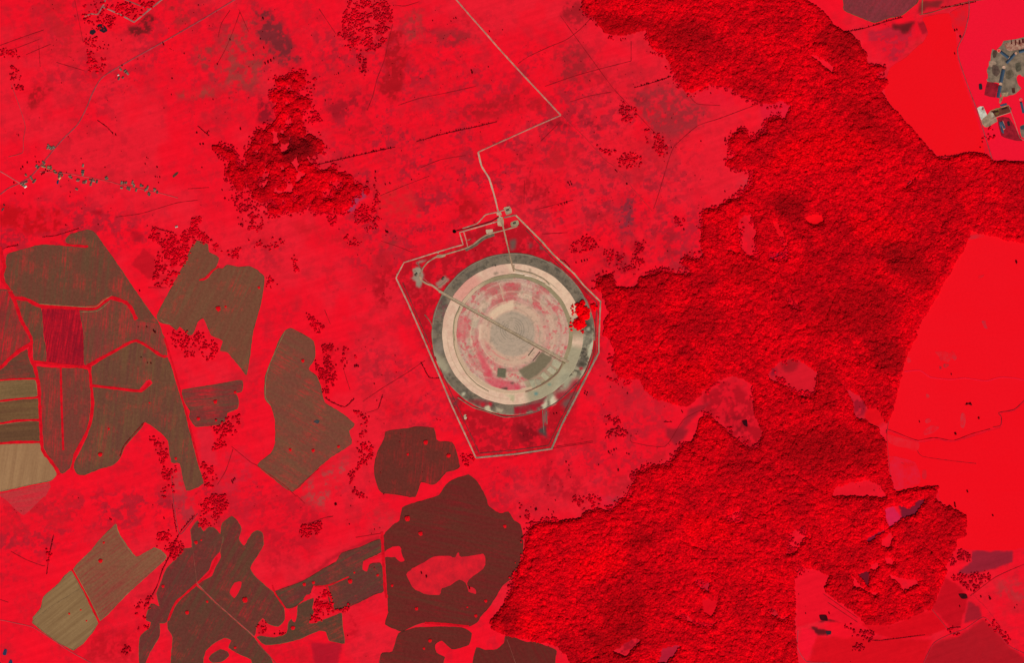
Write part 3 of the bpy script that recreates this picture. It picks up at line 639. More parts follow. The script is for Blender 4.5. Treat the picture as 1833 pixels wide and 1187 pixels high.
# ---- red grass strips and creeks between the fields
STRIPS = [("a1 0,560 15,640 35,700 10,780 60,860 100,920 190,935 280,980 430,990 560,998 680,992 740,945 790,922 890,955 930,1000 965,1078", 6.5),
 ("a1 60,860 110,960 150,1080 210,1187 a2 225,90 210,180 245,260 275,400 285,600 300,850 350,920 400,990 420,1030", 6.0),
 ("a2 -300,480 0,275 60,215 130,155 225,95", 6.0), ("a2 225,228 330,238 470,256 600,265 640,245 800,160 965,78 1140,185 1180,190", 5.0),
 ("a2 430,270 435,500 448,855", 4.0), ("a2 636,265 645,400 658,520 645,640 610,740 530,890 510,1000", 5.0), ("a2 655,398 800,415 1000,436 1060,375", 4.5),
 ("a2 -300,385 0,360 100,352 260,348", 3.2), ("a2 -300,545 0,508 150,490 270,483", 3.2), ("a2 -300,700 0,666 120,645 280,642", 3.5), ("a2 -300,825 0,808 100,800 290,798", 4.5),
 ("a1 470,548 560,552 625,558", 3.5), ("a1 1410,798 1450,785 1500,735 1550,700", 3.0), ("a3 512,530 580,640 640,770 705,905", 4.0), ("a3 1190,890 1240,770 1300,712 1395,628 1480,560 1540,440", 4.0),
 ("b3 885,260 895,450 905,650 920,730", 5.0), ("b3 110,640 130,700 200,800", 3.0), ("b3 410,650 520,635 650,578", 2.5), ("b3 495,640 520,720 545,830", 3.0), ("b3 1190,905 1350,915 1500,930", 4.0),
 ("a2 1165,60 1240,300 1310,560 1370,780 1410,960", 3.0)]
for pl, wd in STRIPS: tag(ribbon('grass_strip', P(pl), wd, ZS, plain((228, 18, 34), 0.12, 0.03), 4, 0.22), kind='structure')
# pale headland rims
for pl in ("a1 280,965 560,985 680,985 740,935 790,905", "a1 570,1022 690,1015 780,945", "a2 250,360 262,440", "a3 820,205 850,290 925,400 960,435", "a3 525,530 590,650 650,760 712,890", "a3 505,545 570,665 690,900", "a3 230,900 350,800 560,670", "a3 1090,372 1140,392 1178,438", "b2 100,540 60,480 65,330 110,200 200,10", "a1 1140,1075 1170,1100 1220,1110"):
    tag(ribbon('field_margin', P(pl), 1.3, ZS+0.1, plain((150, 116, 80), 0.15, 0.05), 4, 0.3), kind='structure')
# ================================================= ROADS, TRACKS, DITCHES
def road(name, pl, wd, c, z=ZR, sm=4, jit=0.18, var=0.16):
    return tag(ribbon(name, P(pl), wd, z, plain(c, var, 0.03), sm, jit, z-.05), kind='structure')
road('road', "p 790,-40 816,-2 840,26 872,62 890,83 930,127 1004,206", 2.6, (206, 128, 112), sm=1)
road('road', "p 1004,206 960,225 900,252 856,272", 2.2, (206, 120, 106), z=ZR+.15, sm=1)
road('road', "p 856,272 862,297 875,318 882,340 887,358 891,375 896,392", 2.9, (204, 160, 138))
road('road', "a0 1720,-40 1450,125 1200,270 950,410 760,520 700,575 650,670 610,770 550,880 450,980 380,1060 290,1170 a1 210,70 140,110 60,145 0,190 -300,400", 2.0, (178, 66, 74))
road('road', "a1 -300,-130 0,25 140,110", 2.0, (226, 84, 88)); road('road', "a1 280,30 380,30 500,45 760,95 850,120 1130,180 1260,215", 1.5, (214, 66, 72))
road('road', "a0 760,-200 745,0 725,45 690,100 650,95 600,115", 2.4, (172, 104, 100), sm=2); road('road', "a0 725,45 850,100 950,155 1060,65 1300,-130", 2.4, (172, 112, 106), z=ZR+.15, sm=1)
road('road', "a0 1060,65 900,0 760,-50", 1.9, (166, 84, 84), sm=1)
road('track', "a0 80,600 130,730 160,820 180,900 165,990 160,1080 60,1110", 1.2, (196, 58, 66))
road('road', "d0 1420,-200 1430,0 1430,100 1400,230 1350,340 1360,420 1420,600 1480,760 1550,980 1600,1150 d1 1600,0 1620,100 1640,170 1700,240 1820,350 2200,700", 1.7, (172, 62, 72))
road('road', "d0 1080,102 1150,90 1250,60 1330,35 1430,10 1560,-10", 1.5, (170, 70, 60)); road('road', "d0 1098,100 1100,0 1105,-200", 2.0, (150, 96, 72))
road('track', "a3 -200,880 0,885 100,905 230,935 350,1010 500,1110 640,1187 900,1350", 1.1, (190, 70, 76)); road('track', "a3 1395,625 1540,770 1720,930 1800,1000", 1.7, (176, 84, 76)); road('track', "a3 1350,250 1370,420 1395,625", 1.1, (142, 74, 62), sm=2)
road('track', "a2 1215,1000 a3 1230,60 1265,260 1290,270 1400,130", 1.2, (150, 60, 66), sm=2); road('track', "b3 0,1045 60,1110 130,1187 260,1330", 1.2, (150, 70, 62))
road('track', "d3 1280,950 1160,800", 1.0, (176, 50, 60)); road('track', "d3 220,960 215,1080 280,1180 450,1187", 1.2, (190, 60, 74)); road('track', "d3 1110,1187 1180,1050 1290,990 1400,950 1530,865 1600,920 1700,1060 1820,1120", 1.0, (190, 44, 58))
road('track', "d2 950,320 900,470 850,720 860,900 880,1100", 1.0, (180, 40, 50)); road('track', "b3 1770,1020 1830,1187 1850,1300", 1.0, (140, 70, 60))
road('track', "c0 335,810 400,880 500,970 640,1130 c1 720,0 860,170 980,310", 1.0, (214, 40, 52)); road('track', "d3 1450,700 1560,810 1700,1000", 1.0, (238, 30, 50)); road('track', "a1 0,868 80,872", 1.2, (140, 84, 66))
DIT = ["c0 30,450 100,400 250,330 370,280 470,205 555,115", "c0 220,610 420,540 560,500 830,430", "c0 830,290 830,430", "c0 330,110 400,210 560,430 700,620 820,750 960,900 1010,950", "c0 400,720 530,680 690,650", "c0 1080,1187 1100,1120 1140,1030 1300,890 1450,840 1730,735",
 "c0 1235,670 1300,735 1460,745", "b0 980,35 1050,40 1150,10", "b0 440,60 560,240", "b0 960,170 930,300 900,430 850,560 820,680 780,780", "b0 1000,745 1150,695 1350,655 1550,610", "a0 0,320 150,265 310,210", "a0 0,380 140,330 280,275", "a0 185,385 360,310", "a0 275,320 285,470",
 "a0 1630,70 1570,160 1545,260", "a0 1700,80 1650,220 1600,340 1540,450", "a0 1690,60 1760,220", "b1 870,200 1050,125 1220,60", "b2 750,510 890,415 1060,310 1190,220", "b2 780,590 860,560 890,460", "c1 990,290 1020,200 1080,0", "a1 1620,160 1820,100 b1 0,90 140,50 420,0", "c2 830,740 835,800 1070,830 1200,640 1350,560", "a1 820,350 1000,325 1250,250 1400,230", "a3 80,400 190,460 300,500 320,500", "b3 280,0 340,60", "a2 1640,830 1780,945 b2 0,965 200,1110 280,1187", "b2 255,1150 440,985",
 "d2 1060,850 1100,900 1300,930 1480,950", "d0 1600,1140 1610,1187", "d3 1440,715 1620,580 1820,490", "d3 0,500 90,520"]
DIT += ["b1 1100,600 1000,560 880,520", "c1 200,470 380,460", "c1 70,260 75,90", "c1 150,300 300,260 420,230", "c2 300,830 560,790", "b3 540,150 480,160 350,210", "b2 610,270 640,370 660,430", "b1 480,1010 520,1110", "a1 1050,850 1180,850", "a1 1330,150 1480,140", "b0 1160,1187 1300,1130 1480,1100", "c0 190,1000 330,860", "d3 400,700 640,870", "d3 430,760 640,900", "a0 400,440 600,500", "a0 590,300 560,150 530,0", "a3 0,740 60,760", "c2 0,900 300,840 560,800", "b3 700,300 880,270", "a2 1340,690 1400,930", "a2 1650,850 1600,1000 1540,1100"]
DW = plain((164, 24, 34), 0.15, 0.02)
for pl in DIT: tag(ribbon('ditch', P(pl), 1.0, ZP, DW, 4, 0.5), kind='structure')
tag(ribbon('creek', P("d2 845,735 855,708 1000,765 1070,788 1130,775 1200,768 1320,788 1450,740 1580,705"), 0.9, ZR, plain((160, 18, 28), 0.2, 0.05), 4, 0.7), kind='structure')
tag(ribbon('creek', P("d2 1600,692 1655,680 1660,620 1640,590 1750,568 1820,505 1950,400"), 1.1, ZR, plain((150, 30, 40), 0.2, 0.05), 4, 0.6), kind='structure')
tag(ribbon('grass_strip', P("d2 970,300 1080,290 1160,340 1300,355 1400,345 1550,365 1650,340 1750,345 1900,380"), 1.6, ZR, plain((244, 26, 52), 0.04), 4, 0.3), kind='structure')
# ================================================= THE ROUND SITE
CC = np.array([917.5, 598.0])
def ringpart(name, r0, r1, z, fn, parent, step=0.8, na=1000, th=0.12):
    nr = max(2, int((r1-r0)/step)+1); rr = np.linspace(r0, r1, nr); aa = np.linspace(0, 2*math.pi, na, endpoint=False)
    R, A = np.meshgrid(rr, aa, indexing='ij'); ed = (noise_a(A, 60)-0.5)*1.2
    Rj = R+np.where((R == R.max()) | (R == R.min()) & (r0 > 0), ed, 0)
    X = CC[0]+Rj*np.cos(A); Y = CC[1]-Rj*np.sin(A)
    c = fn(X, Y, R, A).reshape(-1, 3)
    v = np.stack([(X-CX)*S, (CY-Y)*S, z+1.5*samp(sA, X, Y)+.8*samp(sC, X, Y)], -1).reshape(-1, 3); ix = np.arange(nr*na).reshape(nr, na)
    f = np.stack([ix[:-1], ix[1:], np.roll(ix[1:], -1, 1), np.roll(ix[:-1], -1, 1)], -1).reshape(-1, 4)
    vb = v[ix[-1]].copy(); vb[:, 2] = 0; k = len(v); v = np.concatenate([v, vb]); c = np.concatenate([c, c[ix[-1]]])
    jb = np.arange(k, k+na); f = np.concatenate([f, np.stack([ix[-1], jb, np.roll(jb, -1), np.roll(ix[-1], -1)], -1)])
    o = mesh_obj(name, v-np.array(W(CC[0], CC[1], 0)), f, SITE, parent, colors=lin(np.clip(c, 0, 255))); return o
def noise_a(A, k, seed=5):
    r = np.random.default_rng(seed); t = r.random(k); u = A/(2*math.pi)*k; i = u.astype(int) % k; f = u-np.floor(u); return t[i]*(1-f)+t[(i+1) % k]*f
SITE = vcol('site_soil', 0.08, 0.08)
sA, sB, sC, sD = noise(12, 41, 5, 0.65), noise(30, 42, 4), noise(5, 43, 3, 0.7), noise(22, 44, 5, 0.6)
def samp(a, X, Y): return a[np.clip((Y-Y0).round().astype(int), 0, RH-1), np.clip((X-X0).round().astype(int), 0, RW-1)]
rn = np.random.default_rng(9); RAD = rn.random(200)
def rad(R, s): u = R/s; i = np.floor(u).astype(int) % 199; f = u-np.floor(u); f = f*f*(3-2*f); return RAD[i]*(1-f)+RAD[i+1]*f
BUF = np.zeros((RH, RW), np.float32)
def mixn(c, m, col): return c+(np.array(col, float)-c)*np.clip(m, 0, 1)[..., None]
def masks(X, Y, c, rows):
    for ln in rows.strip().split('\n'):
        h, pl = ln.split('|'); cl, st, fe = h.split(); sl, q = pm(P(pl), 0.12, float(fe)); BUF[:] = 0; BUF[sl] = q; m = samp(BUF, X, Y)
        c = mixn(c, m*float(st), [float(q) for q in cl.split(',')])
    return c
def ang(A, a, b, soft=0.12):     # 1 between angles a..b (degrees, anticlockwise from east)
    d = np.degrees(A) % 360; a %= 360; b %= 360
    w_ = (b-a) % 360; x = (d-a) % 360; s = math.degrees(soft)
    return np.clip(np.minimum(x/s, (w_-x)/s), 0, 1)*(x <= w_)
def f_outer(X, Y, R, A):
    c = np.zeros(X.shape+(3,)); c[:] = (112, 98, 82)
    a = samp(sA, X, Y); b = samp(sC, X, Y); c = mixn(c, sst(a, 0.45, 0.7)*0.6, (128, 112, 98)); c = mixn(c, sst(1-a, 0.5, 0.7)*0.6, (82, 74, 66)); c = mixn(c, sst(b, .55, .75)*0.35, (134, 118, 102))
    c = mixn(c, ang(A, 150, 172)*0.5*sst(b, .4, .6), (120, 60, 64)); c = mixn(c, sst(samp(n2, X, Y), .5, .62)*.35, (140, 122, 100)); c = mixn(c, sst(samp(n3, X, Y), .6, .72)*.5, (76, 68, 58)); c = mixn(c, (R > 143)*0.6, (150, 132, 110)); c = mixn(c, ang(A, 292, 350, .15)*sst(samp(sC, X, Y)*.5+a*.5, .40, .58)*.85, (158, 146, 118)); c = mixn(c, ang(A, 300, 18, .2)*sst(samp(n3, X, Y), .5, .62)*.75, (66, 60, 52)); c = mixn(c, ang(A, 300, 18, .2)*sst(1-samp(n3, X, Y), .5, .62)*.6, (176, 166, 138)); c = mixn(c, ang(A, 250, 330, .15)*sst(samp(sD, X, Y), .5, .6)*.5, (150, 40, 50))
    return masks(X, Y, c, """172,160,130 .9 4|v 780,560 900,470 960,420 900,520 800,640 640,800 460,860 420,780 560,760 700,680
150,142,118 .8 3|v 560,760 760,560 800,600 780,700 640,790 520,820
168,158,132 .75 3|v 790,120 860,100 900,180 860,260 800,300 760,260
62,56,48 .75 2|v 700,390 760,380 760,420 700,420
200,192,162 .85 1|v 1000,120 1040,60 1060,150 1030,230 985,260
196,184,150 .8 4|u 90,200 200,330 330,470 260,500 150,360 80,240
214,200,168 .9 1|v 470,880 520,790 570,820 560,900 500,960 480,930
206,194,162 .85 1|v 350,920 430,850 440,930 400,990
60,54,46 .7 2|r 900,900 1000,930 1050,1050 1000,1100 920,1040
176,168,144 .8 1|r 960,1010 1010,1000 1000,1050 950,1050
160,146,120 .8 3|u 120,200 250,300 330,400 260,480 160,340
134,120,108 .7 3|u 130,80 240,70 260,240 150,240
196,184,154 .9 1|u 480,770 530,750 540,780 500,810
150,36,46 .7 2|u 560,860 740,860 900,900 880,960 740,940 600,890
200,186,152 .95 1|u 790,950 860,930 880,1000 960,1050 820,1010
186,168,138 .8 1|u 940,960 1040,980 1030,1030 950,1010
196,28,44 .85 1|v 0,990 60,980 80,1030 30,1050
196,28,44 .85 1|v 90,990 180,1000 150,1050 90,1040
200,30,46 .85 1|v 230,940 290,950 290,1010 240,1000
196,28,44 .8 1|u 740,900 790,890 800,940 760,950
196,28,44 .8 1|u 850,890 890,900 870,950 850,940
160,24,40 .75 1|v 0,950 130,940 300,900 420,880 300,980 0,1060
160,24,40 .8 3|v 540,760 700,720 780,600 860,560 850,700 760,760 640,830 560,870
110,96,84 .7 2|v 760,330 950,300 960,430 800,420
150,140,118 .7 2|v 780,0 1040,0 1000,120 830,180
64,58,48 .85 2|v 830,400 880,340 950,360 930,430
176,166,140 .9 1|v 980,230 1030,150 1060,160 1040,260 1000,330 980,290
176,170,142 .8 1|v 850,150 900,60 920,30 900,140
176,20,36 .8 1|v 850,440 900,420 930,450 880,460
80,76,64 .7 2|r 960,860 1040,880 1050,980 960,960""")
def f_sand(X, Y, R, A):
    c = np.zeros(X.shape+(3,)); c[:] = (218, 180, 154)
    a = samp(sA, X, Y); b = samp(sC, X, Y); c = mixn(c, sst(a, .45, .7)*.5, (204, 156, 134)); c = mixn(c, sst(1-a, .5, .7)*.4, (226, 190, 160)); c = mixn(c, sst(b, .6, .8)*.25, (188, 150, 126))
    c = mixn(c, ang(A, 118, 152)*.75, (214, 138, 124)); c = mixn(c, ang(A, 92, 116)*.5, (208, 156, 138)); c = mixn(c, ang(A, 20, 75)*.35, (226, 190, 158)); c = mixn(c, ang(A, 352, 20, .2)*.9, (138, 122, 98))
    c = mixn(c, ang(A, 280, 352, .1)*.95, (160, 148, 120)); c = mixn(c, (np.abs(R-113)<1)*ang(A, 40, 90)*.7, (166, 144, 118)); c = mixn(c, ang(A, 180, 270)*(R < 118)*(R > 116)*.6, (192, 158, 130))
    return masks(X, Y, c, """178,168,138 .6 3|v 640,420 760,500 780,620 640,760 500,780
138,132,110 .6 4|v 600,560 720,480 760,560 640,680
150,140,100 .7 1|u 1130,800 1180,790 1180,880 1140,860
72,124,124 .7 1|v 260,760 320,760 310,790 260,790
90,130,116 .6 1|v 440,640 490,640 490,670 450,670
120,106,88 .7 1|w 900,290 960,270 980,290 930,315
120,106,88 .6 1|w 1000,270 1040,265 1030,290
130,112,90 .7 1|r 195,230 220,230 225,270 210,270
230,200,176 .8 1|r 20,270 130,290 120,310 20,290
230,200,176 .8 1|r 140,300 240,325 240,340 140,325
230,200,176 .8 1|r 330,360 390,390 385,405 330,385
190,176,140 .7 1|u 1050,790 1187,780 1187,880""")
def f_olive(X, Y, R, A):
    c = np.zeros(X.shape+(3,)); c[:] = (146, 130, 100); c = mixn(c, sst(samp(sA, X, Y), .4, .7)*.5, (162, 144, 112))
    c = mixn(c, ang(A, 115, 300, .2)*.85, (206, 170, 142)); return c
def f_inner(X, Y, R, A):
    c = np.zeros(X.shape+(3,)); c[:] = (198, 160, 142)
    a = samp(sA, X, Y); b = samp(sC, X, Y); d = samp(sD, X, Y); q = rad(R+6*samp(sB, X, Y), 5.5)
    c = mixn(c, sst(q, .5, .8)*.6, (214, 178, 150)); c = mixn(c, sst(1-q, .5, .85)*.55, (204, 128, 122))
    c = mixn(c, sst(a, .5, .68)*.4, (160, 134, 112)); c = mixn(c, sst(d, .5, .64)*(R > 42)*ang(A, 20, 285, .5)*.45, (196, 96, 94)); c = mixn(c, sst(rad(R*1.0+2*a, 1.7), .55, .8)*.3, (214, 176, 148)); c = mixn(c, sst(1-rad(R+3*a, 2.3), .6, .85)*.3, (168, 130, 112)); c = mixn(c, sst(samp(n3, X, Y), .58, .7)*.28, (160, 120, 104)); c = mixn(c, sst(b, .6, .75)*sst(d, .45, .6)*(R > 50)*.5, (208, 60, 76)); c = mixn(c, sst(1-b, .6, .75)*.3, (150, 136, 112))
    c = mixn(c, (R > 55)*ang(A, 45, 135, .2)*.55*sst(d, .35, .55), (176, 78, 78)); c = mixn(c, ang(A, 330, 45, .3)*.45, (194, 150, 130))
    c = mixn(c, sst(62-R, 0, 8)*.8*(ang(A, 20, 330, .3)*.5+.5), (202, 164, 138)); c = mixn(c, sst(43-R, 0, 6)*.85, (172, 150, 130)); c = mixn(c, sst(a, .5, .7)*(R < 43)*.35, (154, 136, 120))
    for r0, cr_ in ((48, (214, 110, 106)), (60, (216, 182, 154)), (68, (204, 120, 114)), (77, (210, 170, 146)), (88, (200, 108, 104)), (94, (206, 168, 146))): c = mixn(c, np.exp(-((R+2.5*samp(sB, X, Y)-r0)/1.3)**2)*sst(samp(sD, X, Y), .42, .52)*.6, cr_)
    c = mixn(c, (R > 55)*sst(samp(n3, X, Y), .56, .66)*sst(samp(sA, X, Y), .46, .6)*.6, (206, 78, 86)); c = mixn(c, sst(1-samp(n3, X, Y), .62, .74)*.4, (146, 128, 108))
    for r0 in (5, 9, 13, 17, 21, 29, 38): c = mixn(c, np.exp(-((np.hypot(X-917, Y-590)-r0)/0.8)**2)*(.6 if r0 < 25 else .3)*(samp(sA, X, Y) > .4), (128, 116, 100))
    return masks(X, Y, c, """116,104,82 .95 1|v 50,460 160,400 270,340 330,240 360,215 510,290 490,345 350,500 200,600 120,560 90,520
150,136,108 .7 1|v 180,600 350,500 490,345 520,300 650,370 590,490 480,590 350,670 230,730 170,700 130,600
176,162,132 .9 0|v 520,310 640,370 580,450 500,400
176,162,132 .9 0|v 480,410 560,480 520,530 430,460
176,162,132 .9 0|v 390,480 470,560 420,610 350,530
164,150,124 .8 1|v 190,600 330,590 370,650 240,710
206,60,80 .75 2|v 0,650 80,640 90,720 70,780 0,770
210,70,84 .75 2|u 670,160 740,240 860,400 920,540 880,580 800,500 720,330
210,90,98 .6 2|u 780,50 880,170 870,230 820,170
206,70,86 .7 2|u 780,560 1187,620 1187,740 1100,760 900,700
100,96,76 .95 1|u 975,440 1080,450 1070,560 965,550
70,66,54 .8 1|u 1000,710 1100,690 1100,730 1020,730
70,66,54 .7 1|u 1130,630 1187,620 1187,650 1140,650
220,188,156 .8 1|w 850,830 960,740 1060,680 1187,640 1187,760 1080,790 960,860 900,900
210,170,140 .6 1|w 1000,430 1040,500 1060,650 1010,560
206,90,94 .5 3|w 420,880 560,880 580,1000 540,1187 420,1187
222,188,158 .7 1|w 720,960 760,960 740,1187 710,1187
176,158,134 .6 3|w 640,900 740,900 700,1000 660,1187 640,1000
150,138,110 .7 2|w 880,360 1187,330 1187,380 1050,390 900,410""")
def spad(pl, c, z=1.25):
    o = sheet('concrete_pad', P(pl), z+2.3, plain(c, .08, .1), 1, .05, z+2.2); o.parent = site; o.location = Vector(o.location)-Vector(site.location)
site = bpy.data.objects.new('round_site', None); COL.objects.link(site); site.location = W(CC[0], CC[1], 0)
tag(site, "huge round bare-earth site with pale and dark rings inside the angular fenced plot", "round site")
ringpart('outer_ring', 125, 145, 0.5, f_outer, site, 0.9)
ringpart('sand_ring', 106, 126.3, 0.75, f_sand, site, 0.8)
ringpart('inner_bank', 99, 107.5, 1.0, f_olive, site, 0.9)
ringpart('inner_disc', 0, 100.5, 1.25, f_inner, site, 0.7)
def spart(name, pl, wd, c, z, sm=4, jit=0.1):
    o = ribbon(name, P(pl), wd, z+2.2, plain(c, .12, .06), sm, jit, z+2.1)
    o.parent = site; o.location = Vector(o.location)-Vector(site.location); return o
spart('causeway', "p 786,521 830,546 917,595 1018,649", 4.6, (178, 152, 124), 1.5, 1)
spart('causeway', "p 800,532 840,554.5 917,597.5 1012,651", 1.3, (122, 102, 78), 1.7, 1)
spart('arc_path', "v 640,375 590,490 480,590 350,670 230,730 150,755", 2.2, (150, 112, 92), 1.6)
spart('arc_path', "r 0,180 10,240 120,265 250,295 400,370 470,440", 1.8, (158, 136, 108), 1.6)
spart('arc_path', "w 400,1187 385,1050 400,900 470,740", 2.0, (168, 150, 116), 1.6); spart('arc_path', "u 390,0 395,150 450,330 560,520 700,660 850,750", 1.4, (160, 140, 108), 1.6)
spart('arc_path', "v 270,170 190,275", 1.4, (112, 96, 78), 1.6); spart('arc_path', "v 345,225 250,345", 1.4, (112, 90, 78), 1.6)
spart('arc_path', "w 990,410 1050,650", 1.6, (216, 170, 146), 1.6); spart('arc_path', "w 470,735 440,810", 2.2, (84, 74, 58), 1.62)
for pl, c in (("v 525,315 640,372 585,450 505,400", (182, 170, 140)), ("v 485,415 562,478 520,528 435,462", (186, 174, 144)), ("v 392,485 470,560 420,608 352,530", (184, 172, 140)), ("v 200,605 265,590 290,690 245,705", (172, 162, 134)), ("v 280,590 335,592 365,648 310,672", (168, 156, 130)),
    ("r 20,268 128,290 120,312 20,292", (234, 202, 176)), ("r 142,300 240,322 238,342 140,328", (234, 202, 176)), ("r 244,330 310,345 305,362 244,348", (230, 196, 168)), ("r 332,358 392,390 384,406 328,376", (234, 202, 176)), ("r 420,420 490,462 480,476 415,432", (230, 200, 172)), ("u 975,442 1078,452 1068,562 966,550", (112, 106, 84))): spad(pl, c)
# ---- site roads
road('perimeter_road', "p 712,490 709,498 730,542 751,590 789,679 809,727 852,820", 2.6, (192, 146, 126), sm=1)
road('perimeter_road', "p 852,820 925,813 987,804", 2.8, (168, 134, 116), z=ZR+.15, sm=1)
road('perimeter_road', "p 987,805 1006,760 1072,631", 3.2, (156, 134, 114), sm=1)
road('perimeter_road', "p 1072,632 1072,610 1075,539", 2.6, (172, 138, 118), z=ZR+.15, sm=1)
road('perimeter_road', "p 1075,540 1045,511 1028,490 989,454 970,432 947,409 923,385", 2.6, (196, 158, 130), sm=1)
road('perimeter_road', "p 923,385 902,389.5", 2.4, (168, 122, 104), z=ZR+.15, sm=1)
road('perimeter_road', "p 712,491 723,470 755,460 783,451 810,443 829,438 822.5,416 892,396", 2.0, (208, 154, 132), sm=1)
IN = [("p 721,506 760,596 796,678 816,722 858,812 924,806 982,798 1000,760 1064,630 1066,600 1068,541 1043,516 990,463 942,412", 1.7, (140, 52, 54)), ("p 1061,650 1068,628 1069,560", 0.9, (176, 90, 86))]
for pl, wd, c in IN: road('track', pl, wd, c, sm=1, jit=0.4)
road('site_road', "p 752.6,492 757,480 765.7,469.5 778.9,460.8 795,456 831,445.4 846.8,437.8 862,425.7 875,419 900,412.6 926,405", 2.3, (186, 142, 116))
tag(ribbon('verge', P("p 833,448 848,441 866,427 885,420"), 4.2, ZR-.2, plain((112, 96, 80), .15), 4, .2), kind='structure')
road('site_road', "p 828,409 853,400.5 862,392 870,384 890.6,379.7 905,375", 2.0, (200, 140, 120)); road('site_road', "p 830,414.8 834,428 837,441", 1.8, (218, 140, 122), z=ZR+.3)
road('site_road', "p 834,431 843,428", 1.3, (170, 130, 104)); road('site_road', "p 896,391 899,401 902,412 907,433 911,450 916,472 920,486", 2.5, (180, 142, 114), z=ZR+2.2)
road('site_road', "p 752,490 754,501 764,508 775,512 789,523", 3.6, (190, 148, 120), z=ZR+1.5); road('site_road', "p 758,497 765,504 785,516", 1.0, (196, 100, 96)); road('site_road', "p 781,517 800,503", 1.6, (172, 146, 118)); road('site_road', "n 430,1010 480,1090 520,1140", 1.5, (120, 100, 84))
tag(ribbon('dark_ditch', P("p 817,413 850,405 880,396 893,388"), 1.7, ZR, plain((104, 26, 34), .2), 2, .3), kind='structure')
road('track', "v 380,1000 390,1187 400,1300", 1.4, (132, 110, 96)); road('track', "v 430,1010 440,1187", 1.6, (126, 104, 92)); road('track', "u 1187,1085 1050,1090 800,1010 640,960 440,830", 1.4, (150, 124, 104), z=ZR+2.2); road('track', "v 0,1085 150,1060 260,1030 350,1000", 1.6, (120, 92, 84)); road('track', "v 400,990 560,900 700,780 860,620 960,480 1030,300 1040,200", 1.4, (140, 84, 80), z=ZR+2.2)
road('track', "r 890,570 960,650 1010,780 1050,920 1070,1080 1070,1187", 2.2, (140, 116, 100), z=ZR+2.2); road('track', "r 830,830 900,880 930,930", 1.5, (120, 96, 80), z=ZR+2.2); road('track', "r 470,130 640,260 800,410 880,530", 1.2, (150, 104, 92)); road('track', "r 820,700 890,690 950,740", 1.0, (60, 20, 24), z=ZR+2.2); road('track', "w 0,840 50,900 90,960 110,1040", 1.4, (128, 104, 88))
YD = [("n 1550,470 1660,460 1660,520 1620,560 1560,530", (206, 176, 146)), ("e 200,110 300,80 330,190 240,220", (186, 158, 128)), ("e 310,350 430,310 450,400 330,420", (170, 150, 116)), ("e 100,260 180,260 200,400 100,400", (196, 162, 130)), ("e 80,170 140,170 170,230 90,230", (200, 166, 136)),
 ("n 750,880 890,870 880,910 760,930", (176, 156, 124)), ("n 760,820 790,830 770,850 740,850", (206, 160, 130)), ("u 520,1070 550,1050 560,1110 530,1120", (200, 176, 146)), ("k 80,725 130,715 160,790 150,830 110,830", (214, 206, 190)), ("k 110,835 160,790 190,750 230,800 250,840 180,880 140,890", (170, 140, 116)),
 ("k 185,755 345,705 365,755 190,820", (110, 56, 44)), ("k 330,850 370,840 400,920 370,930 340,890", (140, 120, 104)), ("k 250,810 350,810 420,930 460,1010 350,990 280,960", (160, 30, 44)), ("k 440,880 500,870 500,980 455,970", (130, 110, 96))]
for pl, c in YD: tag(sheet('yard', P(pl), ZP+.05, plain(c, .16, .05), 2, .3), kind='structure')
tag(sheet('bare_ground', P("k 300,160 480,120 900,80 900,460 490,460 430,440 410,480 445,560 400,610 350,625 290,630 260,520 165,500 165,440 170,380 210,230 250,240"), ZP, plain((142, 120, 100), .2, .022, alt=(96, 82, 70)), 3, .9), kind='structure')
tag(sheet('bare_ground', P("k 310,180 480,130 700,110 600,200 420,230 340,240"), ZP+.12, plain((182, 142, 120), .2, .05, alt=(130, 62, 54)), 3, .6), kind='structure')
tag(sheet('bare_ground', P("k 165,505 255,525 250,560 230,640 140,615"), ZP+.1, plain((158, 32, 46), .2, .02), 2, .4), kind='structure')
road('track', "k 190,835 250,800 365,762", 1.0, (200, 150, 130)); road('track', "k 345,705 400,860 440,980 500,1010", 1.0, (186, 120, 108)); road('track', "k 190,750 345,703", 1.0, (190, 150, 110), sm=1)
for c, pl in (("205,30,44", "d2 1220,200 1240,180 1250,215 1230,225"), ("110,50,56", "d2 1245,250 1270,240 1288,252 1270,268 1250,265"), ("120,40,50", "d2 1220,262 1232,258 1238,275 1225,288"), ("190,44,56", "d2 1295,170 1320,155 1345,200 1330,220 1300,190"), ("196,50,60", "d2 1370,600 1395,590 1410,640 1390,700 1370,680"), ("206,44,56", "d2 1120,640 1150,630 1160,650 1130,665"), ("212,40,54", "d2 1110,720 1160,680 1220,690 1180,730 1120,750"),
 ("190,50,58", "d2 1125,460 1145,458 1150,480 1130,485"), ("176,26,40", "d2 950,948 1000,942 1045,955 1030,970 980,968"), ("200,30,44", "d2 1100,1000 1130,1000 1125,1060 1100,1055"), ("196,40,52", "d1 1440,480 1520,470 1540,490 1440,510 1420,530 1415,510"), ("190,36,48", "d1 1500,765 1540,760 1520,780 1495,785"), ("186,44,58", "d1 1520,1090 1545,1085 1560,1140 1540,1135"), ("226,34,46", "d2 850,745 1070,802 1062,858 960,835 872,808"), ("222,28,52", "d2 860,900 1050,940 1090,1060 1060,1110 900,1140 880,1060"), ("206,30,44", "d0 1295,85 1420,35 1400,230 1350,230 1310,160"), ("210,40,50", "d2 1190,160 1260,160 1330,180 1280,230 1240,215"), ("206,46,56", "d2 985,200 1005,195 1020,225 1000,235")):
    tag(sheet('bare_patch', P(pl), ZP, plain(tuple(int(q) for q in c.split(',')), .1, .02, alt=(232, 18, 32)), 3, .5), kind='structure')
